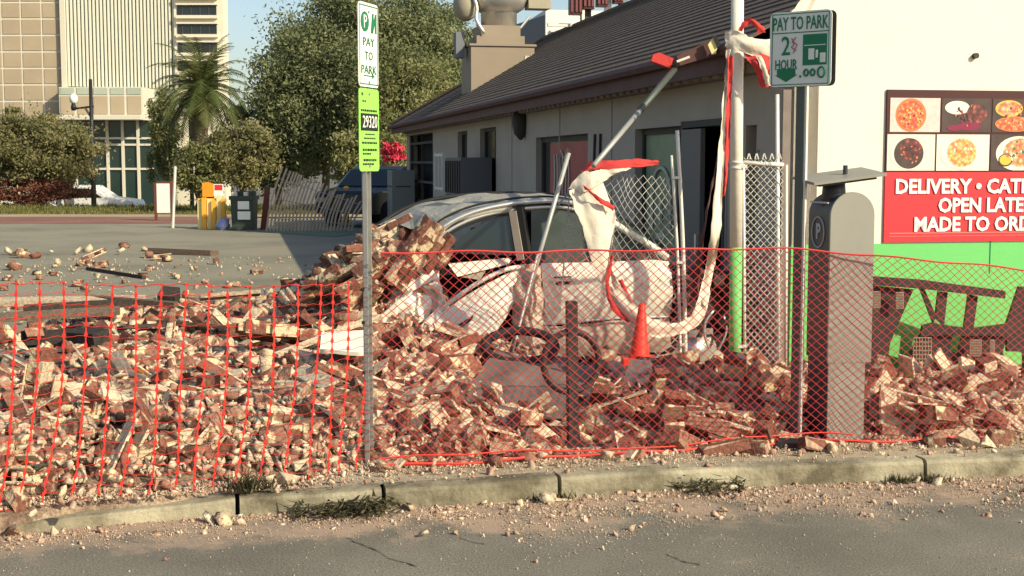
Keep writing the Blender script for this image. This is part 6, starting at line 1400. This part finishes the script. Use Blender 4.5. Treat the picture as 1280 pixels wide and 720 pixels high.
for px, py, k, s in [(12, 318, 'mortar_lump', 1.8), (22, 319, 'masonry_chunk', 1.0), (30, 322, 'brick', 1.3), (45, 323, 'half_brick', 1.2), (100, 318, 'mortar_lump', 1.8), (110, 315, 'mortar_lump', 1.6), (118, 322, 'masonry_chunk', 1.1), (105, 332, 'brick', 1.4), (125, 334, 'brick', 1.3), (112, 336, 'masonry_chunk', .9), (152, 318, 'mortar_lump', 1.6), (156, 310, 'half_brick', 1.3), (180, 314, 'mortar_lump', 1.7), (187, 322, 'brick', 1.2), (200, 325, 'masonry_chunk', 1.0), (210, 327, 'half_brick', 1.3), (72, 331, 'mortar_lump', 1.2), (20, 337, 'brick', 1.5), (64, 318, 'mortar_lump', .9), (270, 330, 'half_brick', 1), (240, 340, 'mortar_lump', 1)]:
    q = G(px, py); put(k, q.x, q.y, s, 0, False, LOT + .06)
for px, py, k, s in [(18, 668, 'mortar_lump', 1.15), (33, 672, 'mortar_lump', .5), (66, 669, 'mortar_lump', .7), (128, 666, 'mortar_lump', .6), (262, 654, 'mortar_lump', .7), (280, 655, 'half_brick', .7), (300, 655, 'mortar_lump', .6), (512, 638, 'mortar_lump', .7), (528, 672, 'mortar_lump', .5), (650, 632, 'mortar_lump', .6), (686, 628, 'mortar_lump', .9), (797, 628, 'mortar_lump', .5), (915, 614, 'mortar_lump', .6), (1143, 603, 'mortar_lump', .6), (790, 663, 'mortar_lump', .45), (893, 645, 'mortar_lump', .6), (905, 640, 'mortar_lump', .5), (1172, 606, 'mortar_lump', .6), (570, 668, 'mortar_lump', .4), (605, 632, 'mortar_lump', .45)]:
    q = G(px, py, 0); put(k, q.x, q.y, s, 0, False, .025 * s)
for px, py, k, s in [(905, 566, 'brick', 1.5), (935, 565, 'brick', 1.4), (1022, 562, 'brick', 1.2), (1040, 565, 'mortar_lump', 1), (1092, 563, 'mortar_lump', .8), (1168, 557, 'half_brick', 1.2), (1215, 557, 'mortar_lump', 1.7), (1232, 559, 'mortar_lump', 1.3), (1246, 554, 'half_brick', 1.4), (1272, 552, 'brick', 1.4), (480, 590, 'mortar_lump', 1.1), (540, 584, 'mortar_lump', .9), (620, 582, 'half_brick', .8), (760, 574, 'mortar_lump', .8), (680, 577, 'mortar_lump', 1), (830, 572, 'mortar_lump', .6), (335, 606, 'mortar_lump', 1.0), (360, 605, 'mortar_lump', 1.1), (40, 650, 'mortar_lump', .7), (90, 640, 'mortar_lump', .8)]:
    q = G(px, py, LOT); put(k, q.x, q.y, s * .85, 0, True, LOT + .03)
pieces.sort(key=lambda t: -t[0])
def zone(p):
    if p.z < .1 and p.y < kerb_y(p.x): return 'in the road gutter', 'gutter'
    if p.y < fence_y(p.x): return 'on the pavement before the fences', 'pavement'
    if p.y > 16.2: return 'out on the open lot', 'lot'
    if p.y > 11.1 and p.x > -2.3 and heap(p.x, p.y) > .3: return 'on the heap against the crushed car', 'car heap'
    if p.x < -.85: return 'behind the knotted barrier fence', 'barrier fence'
    if p.x > ps0.x: return 'behind the mesh fence beyond the pay station', 'pay station'
    return 'behind the mesh fence around the bike hitch', 'mesh fence'
LBL = {'brick': ('whole red brick lying loose', 'brick', 'loose bricks of the rubble heap'),
       'half_brick': ('broken red brick half lying loose', 'brick', 'broken brick halves of the rubble heap'),
       'mortar_lump': ('pale cream lump of mortar lying', 'mortar', 'mortar lumps of the rubble heap'),
       'concrete_piece': ('flat grey piece of broken concrete lying', 'concrete', 'grey concrete pieces of the rubble heap'),
       'masonry_chunk': ('chunk of several mortared red bricks lying', 'masonry', 'mortared brick chunks of the rubble heap')}
cnt = {k: 0 for k in VAR}; rest = {k: [] for k in VAR}
for s, kind, k, m_ in pieces:
    if cnt[kind] < 295 and s > 0:
        cnt[kind] += 1; o = bpy.data.objects.new(kind, VAR[kind][k]); col.objects.link(o); o.matrix_world = m_
        l, c, g_ = LBL[kind]; zl, zg = zone(m_.translation); tag(o, l + ' ' + zl, c, g_ + ', ' + zg)
    else: rest[kind].append((k, m_))
# the remaining pieces of each kind as one mass
cache = {}
for kind in VAR:
    for k, me in enumerate(VAR[kind]):
        co = np.empty(len(me.vertices) * 3, np.float32); me.vertices.foreach_get('co', co); li = np.empty(len(me.loops), np.int32); me.loops.foreach_get('vertex_index', li)
        ls = np.empty(len(me.polygons), np.int32); lt = np.empty(len(me.polygons), np.int32); me.polygons.foreach_get('loop_start', ls); me.polygons.foreach_get('loop_total', lt)
        tt = np.empty(len(me.polygons), np.float32); me.attributes['tint'].data.foreach_get('value', tt); cache[kind, k] = (co.reshape(-1, 3), li, ls, lt, tt)
def merged(name, items, m, label):
    V, LI, LT, TT = [], [], [], []; off = 0
    for kind, k, mt in items:
        co, li, ls, lt, tt = cache[kind, k]; A = np.array(mt); V.append(co @ A[:3, :3].T + A[:3, 3]); LI.append(li + off); LT.append(lt); TT.append(np.clip(tt + rs_.uniform(-.08, .08), 0, 1)); off += len(co)
    V = np.concatenate(V); LI = np.concatenate(LI); LT = np.concatenate(LT); TT = np.concatenate(TT); LS = np.concatenate([[0], np.cumsum(LT)[:-1]])
    me = bpy.data.meshes.new(name); me.vertices.add(len(V)); me.vertices.foreach_set('co', V.reshape(-1).astype(np.float32)); me.loops.add(len(LI)); me.loops.foreach_set('vertex_index', LI.astype(np.int32))
    me.polygons.add(len(LT)); me.polygons.foreach_set('loop_start', LS.astype(np.int32)); me.polygons.foreach_set('loop_total', LT.astype(np.int32))
    at = me.attributes.new('tint', 'FLOAT', 'FACE'); at.data.foreach_set('value', TT.astype(np.float32)); me.materials.append(m); me.update()
    return tag(link(name, me), label, 'rubble', kind='stuff')
merged('brick_rubble', [(kd, k, m_) for kd in VAR if kd != 'concrete_piece' for k, m_ in rest[kd]], M['rubble'], 'mass of smaller broken bricks and mortar filling the rubble heap')
if rest['concrete_piece']: merged('concrete_rubble', [('concrete_piece', k, m_) for k, m_ in rest['concrete_piece']], M['concrete'], 'smaller grey concrete scraps among the broken bricks')
# ---- crumbs and grit: sidewalk strip, gutter, heap, road
items = []
def crumb(x, y, z, s):
    items.append(('mortar_lump' if rs_.random() < .72 else 'half_brick', rs_.randrange(12), Matrix.Translation((x, y, z)) @ Euler((rs_.uniform(0, 6), rs_.uniform(0, 6), rs_.uniform(0, 6))).to_matrix().to_4x4() @ Matrix.Diagonal((s, s, s * .8, 1))))
nc_ = 0
while nc_ < 14000:    # strip between fence and kerb
    x = rs_.uniform(-3.0, 3.9); ky = kerb_y(x) + KW; fy = fence_y(x); y = fy + .25 - abs(rs_.gauss(0, .28))
    if y < ky - .1: continue
    crumb(x, y, LOT + .006, rs_.uniform(.03, .13) if rs_.random() < .93 else rs_.uniform(.16, .4)); nc_ += 1
nc_ = 0
while nc_ < 22000:   # gutter
    x = rs_.uniform(-3.2, 3.9); ky = kerb_y(x); w_ = .26 + .22 * (mnoise.noise(Vector((x * 1.1, 0, 0))) + .5); w_ *= 1.0 if x > -.4 else .55
    if x < -.6 and rs_.random() < .5: continue
    y = ky - abs(rs_.gauss(0, max(w_, .08))); dens = mnoise.noise(Vector((x * 2.2, y * 4, 1)))
    if dens < -.12 and rs_.random() < .75: continue
    crumb(x, y, .004, rs_.uniform(.02, .075) if rs_.random() < .96 else rs_.uniform(.1, .28)); nc_ += 1
for _ in range(3500):
    x, y = rs_.uniform(-3.1, 3.6), rs_.uniform(5.6, 7.7)
    if mnoise.noise(Vector((x * 1.4, y * 2.2, 9))) < .05 and rs_.random() < .85: continue
    crumb(x, y, .002, rs_.uniform(.02, .07))
for _ in range(14000):  # finer fragments over the heaps
    x = rs_.uniform(-4.3, 5.2); f0_ = fence_y(x); y = f0_ + (14.6 - f0_) * rs_.random() ** 1.4
    if abs(x / y) > .4 or (x > .5 and y > 11.2) or heap(x, y) < .03: continue
    crumb(x, y, LOT + heap(x, y) + rs_.uniform(.0, .07), rs_.uniform(.2, .6))
for _ in range(700):
    x, y = rs_.uniform(-9, -1.6), rs_.uniform(14.5, 26); crumb(x, y, LOT + .01, rs_.uniform(.12, .5))
merged('mortar_grit', items, M['grit'], 'sandy grit and mortar crumbs along the kerb and through the rubble')

# ---- fallen wall fragments still showing their courses
def wall_fragment(label, px, py, Y, nx, nz, rot, seed):
    r = random.Random(seed); q = P(px, py, Y); o = empty('wall_fragment', label, 'brick wall', q); o.rotation_euler = rot
    L, W, H, mj = .2, .1, .062, .012
    for iz in range(nz):
        for ix in range(nx):
            if r.random() < .2: continue
            b = MB(); b.tint = r.choice([.26, .34, .42, .5]); off = (L + mj) / 2 * (iz % 2); w_ = L * (r.uniform(.6, 1) if ix in (0, nx - 1) else 1)
            b.box((ix*(L+mj) + off - nx*(L+mj)/2 + r.uniform(-.02, .02), r.uniform(-.025, .025), iz*(H+mj) - nz*(H+mj)/2), (w_, W, H), Euler((r.gauss(0, .09), r.gauss(0, .05), r.gauss(0, .1))).to_matrix()); b.v = [tuple(Vector(v) + Vector((mnoise.noise(Vector(v)*27 + Vector((seed, 0, 0))), mnoise.noise(Vector(v)*23), mnoise.noise(Vector(v)*25 + Vector((0, 3, 0)))))*.022) for v in b.v]
            b.build('brick', M['rubble'], o, tint=True)
    b = MB(); b.tint = .78; b.bx(-nx*(L+mj)/2 - .02, nx*(L+mj)/2 - .08, -.03, .03, -nz*(H+mj)/2 + .02, nz*(H+mj)/2 - .08); b.build('mortar_bed', M['rubble'], o, tint=True)
    return o
wall_fragment('largest fallen brick wall fragment tilted against the rear of the crushed car', 524, 318, 11.55, 3, 6, (R(30), R(-52), R(16)), 11)
wall_fragment('fallen brick wall fragment topped with pale mortar behind the tall parking sign', 470, 338, 11.5, 3, 5, (R(40), R(-38), R(25)), 12)
wall_fragment('slanting brick wall fragment at the left foot of the big heap', 420, 350, 11.6, 3, 4, (R(55), R(-25), R(-15)), 13)
wall_fragment('low brick wall fragment lying on its face beside the loose cream panel', 350, 415, 10.6, 3, 4, (R(75), R(8), R(20)), 14)
wall_fragment('brick wall fragment lying behind the traffic cone foot', 905, 498, 9.75, 3, 4, (R(60), R(18), R(-25)), 15)
wall_fragment('brick wall fragment leaning beside the pay station pedestal', 1135, 505, 9.6, 2, 4, (R(62), R(-14), R(15)), 16)
wall_fragment('short brick wall fragment under the torn bumper of the car', 520, 452, 10.3, 3, 3, (R(50), R(-16), R(30)), 17)

# ---- timbers and torn boards in the heap
def board(label, p0, p1, wd, th, tint, name='timber', cat='timber', roll=0.0, group=None):
    a, c = P(*p0), P(*p1); b = MB(); b.tint = tint; d = (c - a).normalized(); up = (Matrix.Rotation(roll, 3, d) @ Vector((0, 0, 1)))
    n_ = 6
    for k in range(n_):
        u = a.lerp(c, k / n_); v = a.lerp(c, (k + 1) / n_); jj = Vector((0, 0, .01 * mnoise.noise(u * 3))); b.tint = min(1, max(0, tint + rs_.uniform(-.06, .06)))
    b.tint = tint; b.bar(a, c, wd, th, up); o = b.build(name, M['wood'], tint=True); return tag(o, label, cat, group)
BL = [('longest pale timber lying across the back of the rubble field', (-30, 378, 12.6), (182, 374, 12.9), .12, .05, .85),
      ('dark timber lying just below the longest pale timber', (30, 386, 12.2), (165, 378, 12.4), .12, .06, .12),
      ('brown plank half buried under the dark timber', (-20, 398, 11.7), (150, 388, 12.0), .16, .035, .45),
      ('black charred beam lying deep in the rubble field', (28, 423, 11.0), (128, 418, 11.1), .12, .12, .05),  # this beam and the next end piece take near-black wood tints
      ('square end of a black charred beam among pale mortar', (95, 424, 10.9), (128, 426, 10.7), .16, .15, .03),
      ('brown batten crossing behind the barrier fence', (110, 372, 12.9), (220, 381, 12.5), .06, .05, .4),
      ('grey green plank at the front of the rubble field', (-10, 549, 7.9), (50, 552, 7.9), .12, .05, .3),
      ('splintered tan batten sticking out of the front rubble', (118, 482, 9.4), (72, 500, 9.1), .05, .035, .7),
      ('thin pale batten lying before the cream panel', (345, 444, 10.0), (470, 396, 11.1), .045, .03, .95),
      ('dark thin stick on the lower left rubble edge', (-8, 588, 7.55), (52, 606, 7.4), .04, .03, .05),
      ('reddish plank lying out on the open lot', (190, 313, 27.2), (268, 316.5, 26.6), .28, .1, .42),
      ('dark slat sticking out beside the open lot edge', (180, 347, 14.8), (110, 336, 16), .05, .04, .1),
      ('brown slat between two heaps near the parking sign', (300, 372, 12.9), (262, 398, 12.2), .07, .03, .35),
      ('pale lath leaning on bricks in front of the heap', (352, 540, 8.7), (404, 520, 9.0), .03, .02, .9),
      ('grey board edge poking out behind the barrier fence', (200, 370, 13.0), (222, 372, 13.0), .2, .12, .06),
      ('tan lath lying along the gutter at the kerb joint', (694, 624, 7.62), (752, 629, 7.75), .02, .015, .95),
      ('long grey plank in the middle of the rubble field', (200, 402, 11.6), (320, 412, 11.2), .10, .03, .3),
      ('weathered plank just behind the barrier fence knots', (250, 372, 13.0), (325, 366, 13.2), .1, .04, .75),
      ('dark roofing board under the middle of the rubble field', (150, 410, 11.4), (232, 404, 11.7), .2, .03, .1)]
for l, a, c, wd, th, t_ in BL: board(l, a, c, wd, th, t_, roll=rs_.uniform(-.4, .4))

# ---- cracks in the road
for pts in ([(430, 672), (462, 684), (500, 702), (520, 708)], [(838, 692), (850, 700), (870, 706)], [(575, 672), (590, 678), (603, 680)]):
    q = bez([G(x, y, 0.004) for x, y in pts], 16); b = MB(); l_, r2 = [], []
    for i, p in enumerate(q):
        wd = .002 + .008 * abs(mnoise.noise(p * 19)); jx = .04 * mnoise.noise(p * 11); l_.append(p + Vector((jx, wd, 0))); r2.append(p + Vector((jx, -wd, 0)))
    b.grid([l_, r2]); b.build('crack', M['dark_steel'], road)
# ---- weeds along the kerb
def weed(px, py, z, n_, h, sp, seed, label):
    q = G(px, py, z); r = np.random.default_rng(seed); pts = np.c_[q.x + r.normal(0, sp, n_), q.y + r.normal(0, .03, n_), np.full(n_, z)]
    o = link('weed', blades('weed', pts, h, .012, M['weed'], seed, .7)); tag(o, label, 'weed'); return o
weed(312, 612, LOT, 160, .09, .05, 51, 'small dark weed tuft on the pavement edge behind the kerb')
wm = []
r_ = np.random.default_rng(60)
for k in range(1100):
    px = r_.uniform(370, 500) if k < 850 else r_.uniform(845, 930); q = G(px, np.interp(px, [x for x, y in KPX], [y for x, y in KPX]) + r_.uniform(-2, 10), 0)
    if mnoise.noise(Vector((q.x * 7, 0, 0))) < -.05 + r_.normal() * .12: continue
    wm.append((q.x, q.y + r_.normal() * .03, .008 + abs(r_.normal()) * .03))
tag(link('gutter_weeds', blades('gutter_weeds', wm, .028, .022, M['weed'], 61, 2.2)), 'dark dead weeds and leaves matted in the gutter', 'weeds', kind='stuff')
for px, sd in ((1125, 71), (1165, 72), (690, 73)): weed(px, np.interp(px, [x for x, y in KPX], [y for x, y in KPX]) + 2, 0, 90, .05, .06, sd, {1125: 'low weed clump against the kerb right of the pay station', 1165: 'weed clump growing at the right kerb joint', 690: 'weed growing in the open kerb joint by the tan lath'}[px])
